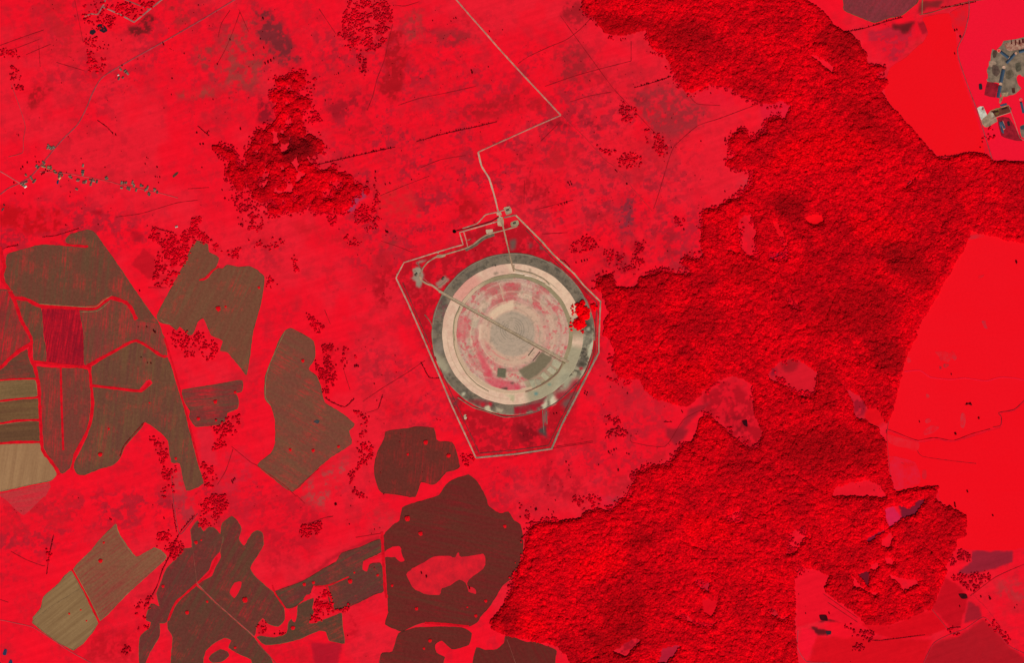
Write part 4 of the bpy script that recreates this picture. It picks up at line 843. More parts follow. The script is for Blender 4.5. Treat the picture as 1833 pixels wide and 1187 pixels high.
# ================================================= WATER
WAT = plain((34, 16, 26), .1, .05, rough=.4, spec=.3); WB = plain((40, 44, 78), .1, .05, rough=.4, spec=.3); WG = plain((62, 60, 62), .1, .05, rough=.4, spec=.3)
PO = [("a0 690,175 720,168 750,190 762,215 735,230 705,215", WAT), ("a0 640,215 665,205 680,225 655,245 635,235", WAT), ("n 1005,480 1030,465 1060,478 1068,505 1045,525 1010,515", plain((14, 10, 8), .1)), ("a1 400,110 405,92 418,88 412,118", WB),
 ("a1 1222,60 1245,35 1265,32 1250,55 1228,70", plain((90, 60, 52), .2)), ("a1 10,300 25,285 30,290 15,308", WG), ("a1 22,262 30,255 38,268 28,270", WAT), ("b2 400,655 425,640 445,650 430,668", WG), ("a3 18,1130 32,1092 50,1095 42,1135", WB), ("a3 60,1187 75,1165 90,1180 85,1240 60,1240", WB),
 ("d1 948,150 975,115 1000,85 1062,52 1068,65 1020,95 990,130 965,152", plain((64, 22, 34), .3, .03)), ("k 90,525 115,520 122,565 95,570", WAT), ("k 330,845 350,838 358,875 338,878", WAT), ("k 262,850 275,845 300,920 305,945 285,930", plain((70, 90, 110), .2)),
 ("v 130,800 155,800 165,870 145,870", plain((70, 130, 140), .1)), ("d2 1398,535 1420,520 1448,525 1452,540 1425,530", plain((96, 22, 28), .2)), ("d3 415,965 455,965 450,988 425,988", WAT), ("k 440,885 475,875 480,905 450,910", plain((60, 70, 80), .1)), ("k 270,700 325,685 328,700 280,715", plain((60, 80, 100), .1)), ("d3 1355,700 1410,700 1420,730 1380,735", plain((70, 16, 22), .2)), ("d3 5,795 40,790 50,820 15,825", plain((50, 16, 24), .2)), ("d3 370,850 420,850 430,890 380,885", plain((70, 14, 22), .2)), ("c2 1615,650 1650,640 1655,690 1630,680", plain((60, 14, 22), .2))]
for pl, mt in PO: tag(sheet('pond', P(pl), ZR+.1, mt, 3, .1), kind='structure')
# ================================================= WOOD MASS: every crown a lumpy dome
def crowns(name, X, Y, rad_, hgt, col, mat, label, cat):
    n = len(X); k = 7; base = np.zeros((n, 1+3*k, 3), np.float32); a0 = rng.random(n)*6.28
    base[:, 0, 2] = hgt*(0.95+rng.random(n)*.1)
    base[:, 0, 0] = rng.normal(0, .2, n)*rad_; base[:, 0, 1] = rng.normal(0, .2, n)*rad_
    for j, (rf, zf) in enumerate(((0.5, 0.94), (0.95, 0.76), (0.9, 0.15))):
        for i in range(k):
            a = a0+6.2832*(i+0.5*j)/k; q = rf*rad_*(0.75+0.5*rng.random(n))
            base[:, 1+j*k+i, 0] = np.cos(a)*q; base[:, 1+j*k+i, 1] = np.sin(a)*q; base[:, 1+j*k+i, 2] = hgt*(zf+rng.normal(0, .06, n))
    base[:, :, 0] += X[:, None]; base[:, :, 1] += Y[:, None]
    f = []
    for i in range(k): f.append((0, 1+i, 1+(i+1) % k))
    for j in range(2):
        for i in range(k):
            p, q, r, s = 1+j*k+i, 1+j*k+(i+1) % k, 1+(j+1)*k+i, 1+(j+1)*k+(i+1) % k; f += [(p, r, q), (q, r, s)]
    f = np.array(f); F = (f[None]+(np.arange(n)*(1+3*k))[:, None, None]).reshape(-1, 3)
    C = np.repeat(col, 1+3*k, axis=0)
    o = mesh_obj(name, base.reshape(-1, 3), F, mat, colors=C); o.data.polygons.foreach_set('use_smooth', np.ones(len(F), bool))
    return tag(o, label, cat, kind='stuff')
LEAF = vcol('foliage', 0.12, 0.10)
sp = 2.3; gxx, gyy = np.meshgrid(np.arange(X0+5, X0+RW-8, sp), np.arange(Y0+5, Y0+RH-8, sp))
px = (gxx+rng.uniform(-1.15, 1.15, gxx.shape)).ravel(); py = (gyy+rng.uniform(-1.15, 1.15, gyy.shape)).ravel()
iy = (py-Y0).astype(int); ix_ = (px-X0).astype(int); dens = D[iy, ix_]; ff1 = FM[iy, ix_] > .5
und0 = noise(6.5, 51, 3, .6); und = sum(np.roll(und0, (round(-k*.38), k), (0, 1)) for k in (-3, -2, -1, 0, 1, 2, 3))/7; und = .5*und0+.5*(und-und.mean())*1.5+.5*und.mean(); und2 = noise(34, 52, 4, .6); gap = noise(11, 53, 3, .7); st1 = blur(noise(70, 54, 4, .6) > .5, 0); st2 = blur(noise(45, 55, 4, .6) > .54, 0)
keep = (rng.random(len(px)) < np.where(ff1, 0.93, np.minimum(1, dens*1.3)*(gap[iy, ix_]+.20*(rng.random(len(px))-.5) > .47)))
keep &= dens > 0.12
px, py, iy, ix_, ff1 = px[keep], py[keep], iy[keep], ix_[keep], ff1[keep]
hgt = np.where(ff1, 9+14*np.clip(und[iy, ix_]-.28, 0, 1)+7*(und2[iy, ix_]-.5)+2.6*st1[iy, ix_]+2.6*st2[iy, ix_], 5.5)*(0.95+.10*rng.random(len(px))); efl = blur(FM, 4); hgt = np.where(ff1, hgt*(.5+.5*sst(efl[iy, ix_], .55, .95)), hgt*(.8+.6*rng.random(len(px)))); hgt = np.clip(hgt, 4, 26)
rd = np.where(ff1, 7.4+3.4*rng.random(len(px)), 2.6+5.4*rng.random(len(px))**1.5)
cl = FC[iy, ix_]*(0.86+0.24*rng.random((len(px), 1))**1.3); cl = np.where(ff1[:, None], cl, cl*np.array([1.0, 1.6, 1.5])); cl = lin(np.clip(cl, 0, 255))
wxp = (px-CX)*S; wyp = (CY-py)*S
east = ff1 & (px > 700)
for sel, nm, lb, ct in ((east, 'forest', "vast scarlet forest of packed crowns across the right half", "forest"),
                        (ff1 & ~east, 'wood', "dark red wood with a near-black heart north-west of the round site", "wood"),
                        (~ff1, 'scrub', "thin dark red scrub and young trees scattered in ragged patches", "scrub")):
    crowns(nm, wxp[sel], wyp[sel], rd[sel].astype(np.float32), hgt[sel].astype(np.float32), cl[sel], LEAF, lb, ct)
# ================================================= SINGLE TREES (> trunk, crown)
BARK = plain((70, 50, 44), .2, 1.0)
def crown_mesh(seed, sx=1.0, col=(120, 10, 18)):
    r = random.Random(seed); bm = bmesh.new()
    for i in range(9):
        a = r.uniform(0, 6.28); d = r.uniform(0.2, 3.0) if i else 0; rr = r.uniform(1.5, 2.6) if i else 3.1
        m_ = bmesh.ops.create_icosphere(bm, subdivisions=1, radius=rr)
        for v in m_['verts']:
            v.co = v.co*(1+r.uniform(-.22, .22)); v.co.x = v.co.x*sx+math.cos(a)*d*sx; v.co.y += math.sin(a)*d; v.co.z = v.co.z*1.05+7.5+r.uniform(-.4, .4)-d*.35
    me = bpy.data.meshes.new('crown'); bm.to_mesh(me); bm.free(); me.materials.append(plain(col, .35, .35)); return me
def trunk_mesh():
    bm = bmesh.new(); bmesh.ops.create_cone(bm, cap_ends=True, segments=7, radius1=.45, radius2=.22, depth=6.0)
    for v in bm.verts: v.co.z += 3.0
    for k in range(3):
        r_ = bmesh.ops.create_cone(bm, cap_ends=True, segments=5, radius1=.16, radius2=.06, depth=3.2)
        for v in r_['verts']:
            z = v.co.z; v.co.x += math.cos(k*2.1)*(z+1.6)*.6; v.co.y += math.sin(k*2.1)*(z+1.6)*.6; v.co.z = z+6.0
    me = bpy.data.meshes.new('trunk'); bm.to_mesh(me); bm.free(); me.materials.append(BARK); return me
TM = trunk_mesh(); TMB = trunk_mesh(); TMB.transform(__import__('mathutils').Matrix.Scale(.12, 4)); CM = [crown_mesh(i) for i in range(6)]; CMR = [crown_mesh(20+i, 1, (206, 8, 18)) for i in range(4)]
def bush_mesh(seed):
    r = random.Random(seed); bm = bmesh.new()
    for i in range(11):
        a = i*2.4; d = 0 if i == 0 else r.uniform(1.3, 2.3); m_ = bmesh.ops.create_icosphere(bm, subdivisions=2, radius=2.0 if i == 0 else r.uniform(1.0, 1.5))
        for v in m_['verts']: v.co = v.co*(1+r.uniform(-.1, .1)); v.co.z = v.co.z*.55+.8; v.co.x += math.cos(a)*d; v.co.y += math.sin(a)*d
    for v in bm.verts: v.co.z = max(v.co.z, 0)
    me = bpy.data.meshes.new('foliage'); bm.to_mesh(me); bm.free(); me.materials.append(plain((238, 14, 28), .15, .3)); return me
BM = [bush_mesh(i) for i in range(3)]
NT = [0]
ORD = ['leftmost', 'second from left', 'third from left', 'fourth from left', 'fifth from left', 'sixth from left', 'seventh from left', 'eighth from left', 'ninth from left', 'tenth from left']
ORV = [o.replace('leftmost', 'topmost').replace('from left', 'from top') for o in ORD]
def ordl(label, pts):
    if len(label.split()) > 12: print('LONG', len(label.split()), label)
    n = len(pts)
    if n < 2: return [label]
    vx = max(p[0] for p in pts)-min(p[0] for p in pts) >= max(p[1] for p in pts)-min(p[1] for p in pts); a = 0 if vx else 1
    o = sorted(range(n), key=lambda i: pts[i][a]); out = [None]*n; W1 = ORD if vx else ORV; end = 'rightmost' if vx else 'bottom one'
    for k, i in enumerate(o):
        if k == n-1: w_ = end
        elif k < 10: w_ = W1[k]
        elif n-1-k < 10: w_ = W1[n-1-k].replace('left', 'right').replace('top', 'bottom')
        else: w_ = 'near the middle'
        out[i] = label+', '+w_
    return out
def tree(x, y, s, label, group, bright=False, cat='tree'):
    NT[0] += 1
    e = bpy.data.objects.new('bush' if bright else 'tree', None); COL.objects.link(e); e.location = W(x, y, 0); e.scale = (s, s, s*.9); e.rotation_euler.z = random.uniform(0, 6.28)
    tag(e, label, 'bush' if bright else cat, group)
    if bright: e.rotation_euler.z = 0
    for nm, me in ((('stem', TMB), ('foliage', random.choice(BM))) if bright else (('trunk', TM), ('crown', random.choice(CM)))):
        o = bpy.data.objects.new(nm, me); COL.objects.link(o); o.parent = e
extra = []; RB = [112]
def row(pl, sp_, s, label, gp=.15, jit=.7, ind=True):
    p = smooth(P(pl), 3); acc = 0.0; out = []; sp_ *= .72; s *= .85
    for a, b in zip(p[:-1], p[1:]):
        d = np.linalg.norm(b-a); t = sp_-acc
        while t < d: out.append(a+(b-a)*t/d); t += sp_*random.uniform(.7, 1.4)
        acc = d-(t-sp_) if t > d else 0; acc = max(0, min(acc, sp_))
    out = [tuple(q+rng.normal(0, jit*.8, 2)) for q in out if random.random() >= gp]; lbs = ordl(label, out)
    tag(ribbon('hedge_bank', P(pl), 1.5, ZP, plain((140, 16, 26), .2, .03), 3, .5), kind='structure')
    for (x, y), lb in zip(out, lbs):
        if ind and RB[0] > 0 and random.random() < .62: RB[0] -= 1; tree(x, y, s*random.uniform(.75, 1.25), lb, label)
        else: extra.append((x, y, s*random.uniform(.7, 1.2)))
def dots(pl, s, label, bright=False):
    pp = P(pl)
    for (x, y), lb in zip(pp, ordl(label, pp)): tree(x, y, s*random.uniform(.8, 1.2), lb, None if len(pp) == 1 else label, bright)
row("b0 430,1165 620,1120 820,1075 980,1040", 4.6, 1.0, "dark tree in the long row left of the pale road"); row("b0 1130,1000 1350,940 1560,895 1700,860", 5.2, .9, "dark tree in the row running up to the pale road bend")
row("c0 850,620 960,590 1110,540", 3.6, 1.0, "dark tree in the short thick hedge just left of the forest edge"); row("d0 550,225 700,195 860,145 960,120", 5, .95, "dark tree along the hedge beneath the combed brown field")
row("d0 1230,50 1330,40 1480,10", 6, .9, "dark tree beside the lane at the top right"); row("d0 850,720 900,780 1050,950 1130,1040", 6, .9, "tree on the straight forest edge facing the scarlet field", jit=.4)
row("a1 10,580 60,560 130,550", 4.5, .8, "dark tree in the short row above the northmost brown field"); row("a3 1380,140 1270,270 1200,430 1150,530 1110,650 1020,810", 6.0, .85, "dark tree in the slanting hedge right of the tan field"); row("a3 380,280 350,420 330,560", 5.5, .7, "dark tree in the upright row left of the tan field")
row("a3 1220,60 1250,260", 5.5, .7, "dark tree on the upright lane by the ragged brown field"); row("c2 650,740 680,720 730,700 790,715", 3.0, 1.0, "dark tree on the short curved bank east of the fenced site"); row("c2 1060,655 1120,655", 4, .8, "dark tree in the tiny hedge south of the forest bay")
row("b2 1160,230 1220,340 1290,345", 5, .8, "dark tree in the hedge touching the west side of the fenced site"); row("b2 860,560 890,460", 7, .7, "dark tree on the short ditch left of the fenced site"); row("e 1100,950 1200,990 1280,1080", 4, .7, "dark tree outside the site's north-east road")
row("a1 1080,425 1230,460", 4, .9, "dark tree on the north hedge of the dark little wood"); row("b2 480,480 520,510 620,550 690,490", 4.2, .9, "dark tree in the curl of hedge right of the kidney-shaped field")
dots("d2 1080,655", 1.1, "round dark tree alone in the right-hand scarlet field, left one"); dots("d2 1500,630", 1.0, "small round dark tree in the right-hand scarlet field, right of the smudge"); dots("d2 1335,742", 1.2, "dark tree clump standing on the creek line in the right-hand field")
dots("d2 1420,1150", 1.2, "dark tree low in the right-hand scarlet field"); dots("d2 1305,318", .8, "tiny dark tree below the grey smudges in the right-hand field"); dots("d2 1415,530 1440,528", 1.1, "dark tree of the arc-shaped clump in the right-hand field"); dots("d1 1765,672", 1.3, "dark tree near the right edge high in the scarlet field")
dots("d3 1330,60 1333,80", 1.2, "dark tree at the top of the lower right scarlet field"); dots("d0 1345,210 1330,215 1370,260", 1.2, "dark tree beside the bend in the right-hand road"); dots("d0 1330,380", 1.1, "dark tree west of the right-hand road below its bend")
dots("b2 695,262 718,262 706,258", 1.1, "dark tree of the clump between kidney field and round site"); dots("b1 915,455 925,460", 1.1, "dark tree near the black pit, on its left"); dots("b1 840,425 843,432", 1.0, "dark tree north-west of the lone pair by the black pit")
dots("b1 840,30 838,75 843,95 910,120 942,112", .95, "dark tree in the loose cluster west of the pale access road"); dots("a0 1155,305 1160,315", 1.1, "dark tree beside the upper road, halfway along"); dots("a0 865,465", .9, "dark tree on the upper road beside the farm")
dots("a0 820,955 800,945", .9, "dark tree in the open meadow left of the wood"); dots("a0 1480,930 1470,940 1395,940 1440,1020 1420,1022", .9, "dark tree near the north-west tip of the dark wood"); dots("a0 1705,915", 1.2, "round dark tree close to the wood's western lobe"); dots("a0 1510,705", 1.0, "dark tree on the dull patch upper left of the wood")
dots("a0 1540,455 1630,280 1795,390", .9, "dark tree on the dull brown pasture near the top"); dots("a0 1215,670 1220,555", .8, "dark tree at the end of the faint hedge in the upper left"); dots("b0 25,275 50,340 45,130", 1.1, "dark tree on the smoky dark patch at the top"); dots("b0 60,450 80,440 100,430 120,415", 1.2, "dark tree of the black clump on the top pink pasture")
dots("b0 485,712 578,520", 1.1, "lone dark tree on the meadow north of the dark wood"); dots("b0 735,420 745,510 755,500 730,440", 1.1, "dark tree south of the scrub patch at the top"); dots("b0 1245,145 1375,150 1395,130 1410,128", .9, "dark tree scattered left of the pale road near the top"); dots("b0 1648,222 1520,500 1525,515", 1.0, "dark tree close to the long pale road")
dots("a2 1655,1070 1665,1060 1645,1080 1650,1090", 1.1, "dark tree of the black clump between lower left fields"); dots("a2 1170,890 1130,930", 1.0, "dark tree in the red wedge beside the field tail"); dots("a3 790,175 780,170", 1.0, "dark tree just above the tip of the tan field"); dots("a3 1163,165", .9, "lone dark tree right of the tan field tip"); dots("b3 555,70 560,65", 1.2, "lone dark round tree above the slanting brown field"); dots("b3 665,78", .9, "smaller lone dark tree right of the round one")
dots("c3 160,100 152,104", 1.2, "dark tree in the meadow east of the biggest maroon field"); dots("c3 245,105 270,140 295,38 280,120", .8, "small dark tree in the pink meadow south of the site"); dots("c2 740,1000", 1.2, "dark round tree alone south-east of the fenced site"); dots("c2 670,870 690,865 710,855 725,848 680,880", .9, "dark tree of the slim clump east of the fenced site"); dots("c2 800,880 815,885", 1.0, "dark tree near the slim clump, farther east")
dots("c2 505,440 520,450 500,455 515,465", .9, "dark tree of the ring-shaped clump right of the site"); dots("c2 740,390 770,415 805,455 685,410", .9, "dark tree in the loose trail below the forest's south-west corner"); dots("c2 1190,580 1195,588", 1.0, "dark tree at the tip of the forest bay"); dots("c2 600,960 740,640 370,940 390,965 390,1000 400,1050", .8, "small dark tree on the meadow south-east of the site")
dots("c1 340,262 360,255 375,248 315,268", .9, "dark tree in the slim clump north-east of the site"); dots("c1 800,118 720,20 730,30", 1.1, "dark tree on the ditch line north-east of the site"); dots("c1 1205,440 1435,450 1495,170", 1.0, "dark tree standing apart beside the forest's ragged west edge"); dots("c1 385,110 400,100 410,120 395,125", 1.1, "dark tree in the small clump directly north-east of the gate")
dots("c1 480,665 500,660 520,655 440,675", .9, "dark tree in the trail beside the site's north-east corner"); dots("d3 1515,722 1575,722 1580,735", 1.1, "dark tree of the two clumps on the lower right meadow"); dots("d3 1770,780 1755,800", .9, "dark tree near the lower right edge"); dots("d3 440,838", 1.2, "dark round tree in the burnt-looking patch at lower right"); dots("d3 1365,790", 1.1, "dark round tree in the crimson field at lower right"); dots("d3 1600,145", 1.0, "dark tree just inside the scarlet field's lower edge")
dots("a2 1090,10 1100,20", 1.1, "dark tree on the brown field beside its right edge"); dots("a2 1000,198 1045,238 1070,240", .9, "dark tree inside the largest brown field near the strip"); dots("a1 1040,1130 980,1130", .8, "dark tree low in the north brown field"); dots("b3 1165,553 1200,578", 1.1, "dark tree on the red meadow island"); dots("b3 1505,660", 1.2, "dark tree on the tail of the red meadow island"); dots("v 530,1050 570,1040", .7, "dark tree inside the site's southern point"); dots("u 570,1120", .8, "dark tree by the pale heap inside the site's southern point")
dots("a1 990,875", .9, "small dark tree on the red wedge between two brown fields"); dots("a1 1575,160", .8, "lone dark tree on the meadow east of the village"); dots("h 1590,205", .8, "lone dark tree north of the village's east end"); dots("h 825,278", 1.0, "black round tree north of the village street"); dots("h 455,320 470,310 485,300", 1.1, "dark tree of the black clump below the village junction"); dots("h 155,412", 1.0, "dark tree beside the crossroads at the left edge")
dots("h 520,285 540,275 500,270 590,290 730,300", .9, "dark garden tree behind the houses west of the blue pond"); dots("h 385,125 400,185 430,185 300,190 250,240 230,262", .9, "dark tree in the hedge north-west of the village junction"); dots("h 1720,240 1750,350 1735,410 1700,345 1720,348", .8, "dark tree round the empty plot at the village's east end"); dots("h 770,515 765,560 165,530 255,530", .8, "small dark tree in the meadow south of the village")
# round red bushes standing in the fields
BU = [("a1 1545,1000", 2.2, "oval red bush ringed by pale soil in the hooked-inlet field"), ("a1 1598,985", 1.1, "small red bush beside the oval one in the hooked-inlet field"), ("a2 1525,512", 1.7, "upper red bush in the small dark brown field"), ("a2 1405,632", 1.7, "lower red bush in the small dark brown field"), ("a2 710,885", 2.1, "round red bush near the foot of the largest brown field"), ("a3 712,465", 2.0, "bright red bush ringed by pale soil in the striped tan field"), ("a3 735,335", 1.1, "dark little bush near the top of the striped tan field"),
 ("a3 490,840", .9, "leftmost little bush in the plain tan field"), ("a3 572,813", .8, "middle little bush in the plain tan field"), ("a3 613,890", .8, "lowest little bush in the plain tan field"), ("a3 1735,742", 2.4, "round dark-hearted bush near the leaf-shaped meadow"), ("a3 1325,832", 1.7, "tall oval bush in the field south-west of the pink track"), ("a3 1467,755", 1.1, "red bush beside the pink track, on its lower side"), ("a3 1388,335", 1.6, "red bush high in the ragged western field"), ("a3 1425,318", .9, "small red bush right of the larger one in the ragged western field"), ("a3 1155,645", 1.4, "red bush on the left rim of the ragged western field"), ("a3 1665,1080", 1.3, "dark bush close to the bottom edge"),
 ("b3 1065,165", 2.4, "large red bush near the top left of the biggest maroon field"), ("b3 1158,272", 1.9, "red bush with pale rim in the upper part of the biggest maroon field"), ("b3 1755,220", 1.5, "red bush by the right edge of the biggest maroon field"), ("b3 957,640", 1.2, "small red bush left of the meadow island"), ("b3 1490,793", .9, "small red bush below the meadow island"), ("b3 855,566", 1.3, "dark red bush in the slanting brown field near its right end"), ("b3 660,610", 2.0, "upright red bush in the middle of the slanting brown field"), ("b3 335,632", 1.5, "red bush at the left of the slanting brown field"), ("b3 400,620", 1.4, "red bush just right of the left one on the slanting brown field"), ("b3 690,548", 1.0, "little red bush above the upright one"), ("b3 255,940", 2.0, "dark red bush clump west of the copse field arm"), ("b3 1225,1030", 1.8, "red bush on the bottom maroon field, top one"), ("b3 1182,1087", 1.1, "little red bush low in the bottom maroon field"), ("b3 1130,805", 1.5, "faint red bush in the lower half of the biggest maroon field"), ("b3 1620,750", 1.4, "red bush at the lower right rim of the biggest maroon field"), ("b3 1550,855", 1.4, "red bush at the lower tip of the biggest maroon field"),
 ("b2 1195,800", 2.0, "red bush high in the flecked maroon field"), ("b2 1357,893", 2.0, "red bush with dark top on the right of the flecked maroon field"), ("b2 1068,885", 1.1, "little red bush mid flecked maroon field"), ("b2 398,858", 1.5, "red bush low in the kidney-shaped field, middle"), ("b2 578,830", 1.4, "red bush low in the kidney-shaped field, right"), ("b2 235,853", 1.3, "red bush low in the kidney-shaped field, left"), ("b2 325,222", 1.5, "red bush high in the kidney-shaped field"), ("b1 14,850", 1.2, "red bush at the right rim of the hooked-inlet field"), ("a2 1058,520", .8, "tiny red bush in the largest brown field under the strip's hook"), ("a2 770,705", 1.0, "tiny red bush low in the largest brown field"), ("a2 1245,915", 1.2, "red bush where the tail of the largest brown field starts"), ("a2 1665,445", 1.3, "red bush at the top right of the small dark brown field")]
for pl, s, lb in BU:
    x, y = P(pl)[0]; tree(x, y, s*2.0, lb, None, True)
    if s > 1.5: tag(sheet('field_margin', [(x+(s*1.9)*math.cos(t*.628), y+(s*1.9)*math.sin(t*.628)) for t in range(10)], ZP, plain((132, 92, 64), .15, .05), 2, .12), kind='structure')
print('individual trees', NT[0])
for pl, sp_, s in (("d0 1210,1115 1300,1105 1440,1080 1560,1098", 3, 1), ("d2 900,1160 1050,1130 1200,1112", 3, .9), ("c2 1100,970 1130,930 1160,860 1200,800", 3, 1), ("c3 80,200 200,190 340,180 470,165", 4, .9), ("a0 1400,890 1480,960", 6, .8), ("d3 1190,30 1240,75 1340,110 1400,150", 4, .9), ("a1 300,490 400,480 560,430", 6, .6), ("a0 690,850 760,900 800,945", 6, .6), ("a2 1020,660 880,820 850,900", 4, .6), ("d3 1120,990 800,1030 700,1020", 5, .7), ("d3 1300,940 1370,935", 4, .7), ("a3 1560,20 1500,70", 5, .7)):
    row(pl, sp_, s, '', .15, .5, ind=False)
for k in range(5200):
    x = random.uniform(-40, 1870); y = random.uniform(-40, 1230); ii = (int(y-Y0), int(x-X0))
    if (n4[ii] > .52 or MW[ii] > .35) and n5[ii] > .5 and D[ii] < .1 and math.hypot(x-917, y-600) > 160 and not (x < 700 and 410 < y < 870 and x < 640) and not (x > 1600 and y > 0) and not (x > 690 and x < 940 and y > 850) and not (x < 600 and y > 920): extra.append((x, y, random.uniform(.28, .5+.4*random.random()**3)))
ex = np.array(extra); wv = lambda a: a.astype(np.float32)
crowns('scattered_bushes', (ex[:, 0]-CX)*S, (CY-ex[:, 1])*S, wv(ex[:, 2]*4.6), wv(ex[:, 2]*7), np.tile(lin((140, 14, 24)), (len(ex), 1)), LEAF, "tiny dark red bushes peppering the open meadows", "bushes")
# ================================================= BUILDINGS
def gable(name, x, y, L, Wd, a, hw, wall, roof, label, group, hip=False):
    e = bpy.data.objects.new(name, None); COL.objects.link(e); e.location = W(x, y, 0); e.rotation_euler.z = a; tag(e, label, 'house' if name == 'house' else 'shed', group)
    l, w_, h = L/2, Wd/2, hw; hr = hw+Wd*.34
    v = [(-l, -w_, 0), (l, -w_, 0), (l, w_, 0), (-l, w_, 0), (-l, -w_, h), (l, -w_, h), (l, w_, h), (-l, w_, h), (-l, 0, hr-.1), (l, 0, hr-.1)]
    f = [(0, 1, 5, 4), (2, 3, 7, 6), (1, 2, 6, 9, 5), (3, 0, 4, 8, 7), (4, 5, 9, 8), (6, 7, 8, 9), (3, 2, 1, 0)]
    mesh_obj('wall', v, f, plain(wall, .1, .3), e)
    o_ = .5; l += o_; t = .25; wo = w_+o_; ze = h-(hr-h)/w_*o_
    v = [(-l, -wo, ze), (l, -wo, ze), (l, 0, hr), (-l, 0, hr), (l, wo, ze), (-l, wo, ze)]; v += [(a_, b_, c_+t) for a_, b_, c_ in v]
    f = [(0, 3, 2, 1), (3, 5, 4, 2), (6, 7, 8, 9), (9, 8, 10, 11), (0, 1, 7, 6), (1, 2, 8, 7), (2, 4, 10, 8), (4, 5, 11, 10), (5, 3, 9, 11), (3, 0, 6, 9)]
    rf = mesh_obj('roof', v, f, plain(roof, .12, .3), e)
    if name == 'house':
        c = .45; q = L*.2; v = [(q+sx*c, sy*c, z) for z in (hr-.6, hr+1.1) for sx, sy in ((-1, -1), (1, -1), (1, 1), (-1, 1))]
        mesh_obj('chimney', v, [(0, 1, 5, 4), (1, 2, 6, 5), (2, 3, 7, 6), (3, 0, 4, 7), (4, 5, 6, 7)], plain((150, 90, 80), .1, .5), rf)
        k = .02
        for sx in (-.28, .28):
            v = [(L*sx-.7, -w_-k, 1), (L*sx+.7, -w_-k, 1), (L*sx+.7, -w_-k, 2.3), (L*sx-.7, -w_-k, 2.3)]; mesh_obj('window', v, [(0, 1, 2, 3)], plain((60, 70, 80), .1, .5), e)
        v = [(-.5, -w_-k, 0), (.5, -w_-k, 0), (.5, -w_-k, 2.1), (-.5, -w_-k, 2.1)]; mesh_obj('door', v, [(0, 1, 2, 3)], plain((90, 60, 50), .1, .5), e)
GR = [(116, 98, 84), (134, 118, 102), (92, 80, 74), (122, 76, 70), (140, 106, 94)]
def houses(pl, ang_, label, group, s=1.0, roofs=GR):
    pp = P(pl)
    for (x, y), lb in zip(pp, ordl(label, pp)): gable('house', x, y, random.uniform(11, 16)*s, random.uniform(8, 10)*s, math.radians(ang_+random.choice((0, 90))+random.uniform(-6, 6)), 3.2, (170, 150, 130), random.choice(roofs), lb, group)
houses("h 545,15 565,35 590,20 520,30", 50, "grey-roofed house at the village's far north end beside the road", "northern village houses")
houses("h 475,185 485,200 410,235 420,245 400,228", 50, "grey-roofed house at the village junction", "village junction houses"); houses("h 340,350 350,370 285,325 290,400 270,410 370,400 380,385", 40, "grey house on the road between junction and crossroads", "houses between junction and crossroads")
houses("h 235,420 250,435 262,442", 30, "grey-roofed house just right of the left crossroads", "crossroads houses"); gable('house', *P("h 278,452")[0], 14, 10, .6, 3.2, (220, 214, 205), (228, 220, 208), "white-roofed house at the end of the crossroads group", None)
houses("h 470,230 490,235 535,235 530,250 560,255 555,240", -10, "pale-roofed house south of the village junction in dark trees", "houses below the junction", roofs=[(160, 130, 96), (140, 110, 84), (116, 90, 70)]); houses("h 595,280 610,300 650,320 665,300 680,330 645,345", -15, "brown-roofed house just above the blue pond", "houses above the blue pond", roofs=[(130, 90, 70), (150, 124, 90), (110, 84, 76)])
gable('house', *P("h 652,358")[0], 13, 10, .9, 3.2, (200, 180, 140), (206, 180, 120), "yellowish-roofed house touching the blue pond's top", None)
houses("h 770,345 780,355 762,340", -15, "grey house of the tight trio just east of the blue pond", "trio east of the blue pond"); houses("h 908,280 905,300 905,320 908,222", 80, "small house on the lane north of the village street", "houses on the side lane"); houses("h 860,375 850,385 910,405 925,405 940,398 840,480", -15, "grey-roofed house in the row south of the street's middle", "mid street houses")
houses("h 990,380 1000,405 992,430 1025,390 1060,400 1012,378", -15, "grey-roofed house in the thick cluster south of the street", "cluster houses"); houses("h 1165,350 1175,362 1158,365", 30, "grey-roofed house in the lone group north of the street", "lone northern group")
houses("h 1330,410 1355,412 1380,410 1330,465", -15, "house at the west end of the eastern hamlet", "eastern hamlet, west end"); houses("h 1405,475 1418,480 1395,470", -15, "dark-roofed house in the hamlet's southern knot", "eastern hamlet, south knot"); houses("h 1452,420 1465,440 1450,400 1490,490", -15, "grey-roofed house in the middle of the eastern hamlet", "eastern hamlet, middle")
houses("h 1540,440 1555,445 1615,460 1605,480 1590,490", -15, "brown-roofed house toward the hamlet's east side", "eastern hamlet, east side"); houses("h 1635,540 1625,530", -15, "grey-roofed house at the hamlet's bottom right", "eastern hamlet, bottom right"); houses("h 1690,490 1720,515 1695,480", 80, "pale house at the very end of the eastern hamlet", "eastern hamlet, far end")
houses("a0 895,510 905,520 885,500 870,548 855,490", 40, "grey-roofed farm building beside the upper road", "upper road farm"); gable('shed', *P("a0 842,555")[0], 16, 9, 1.2, 4, (130, 120, 110), (96, 86, 80), "dark-roofed shed at the south of the upper road farm", None); gable('shed', *P("a0 838,530")[0], 8, 6, .4, 3, (230, 200, 190), (236, 206, 196), "tiny whitish shed inside the upper road farm", None)
houses("a0 340,1040 355,1050 370,1048 345,1030", 40, "grey house on the road north of the village", "houses north of the village"); gable('house', *P("a1 1250,418")[0], 14, 9, .3, 3.2, (200, 180, 170), (190, 160, 150), "lone pinkish-roofed house at the edge of the dark little wood", None)
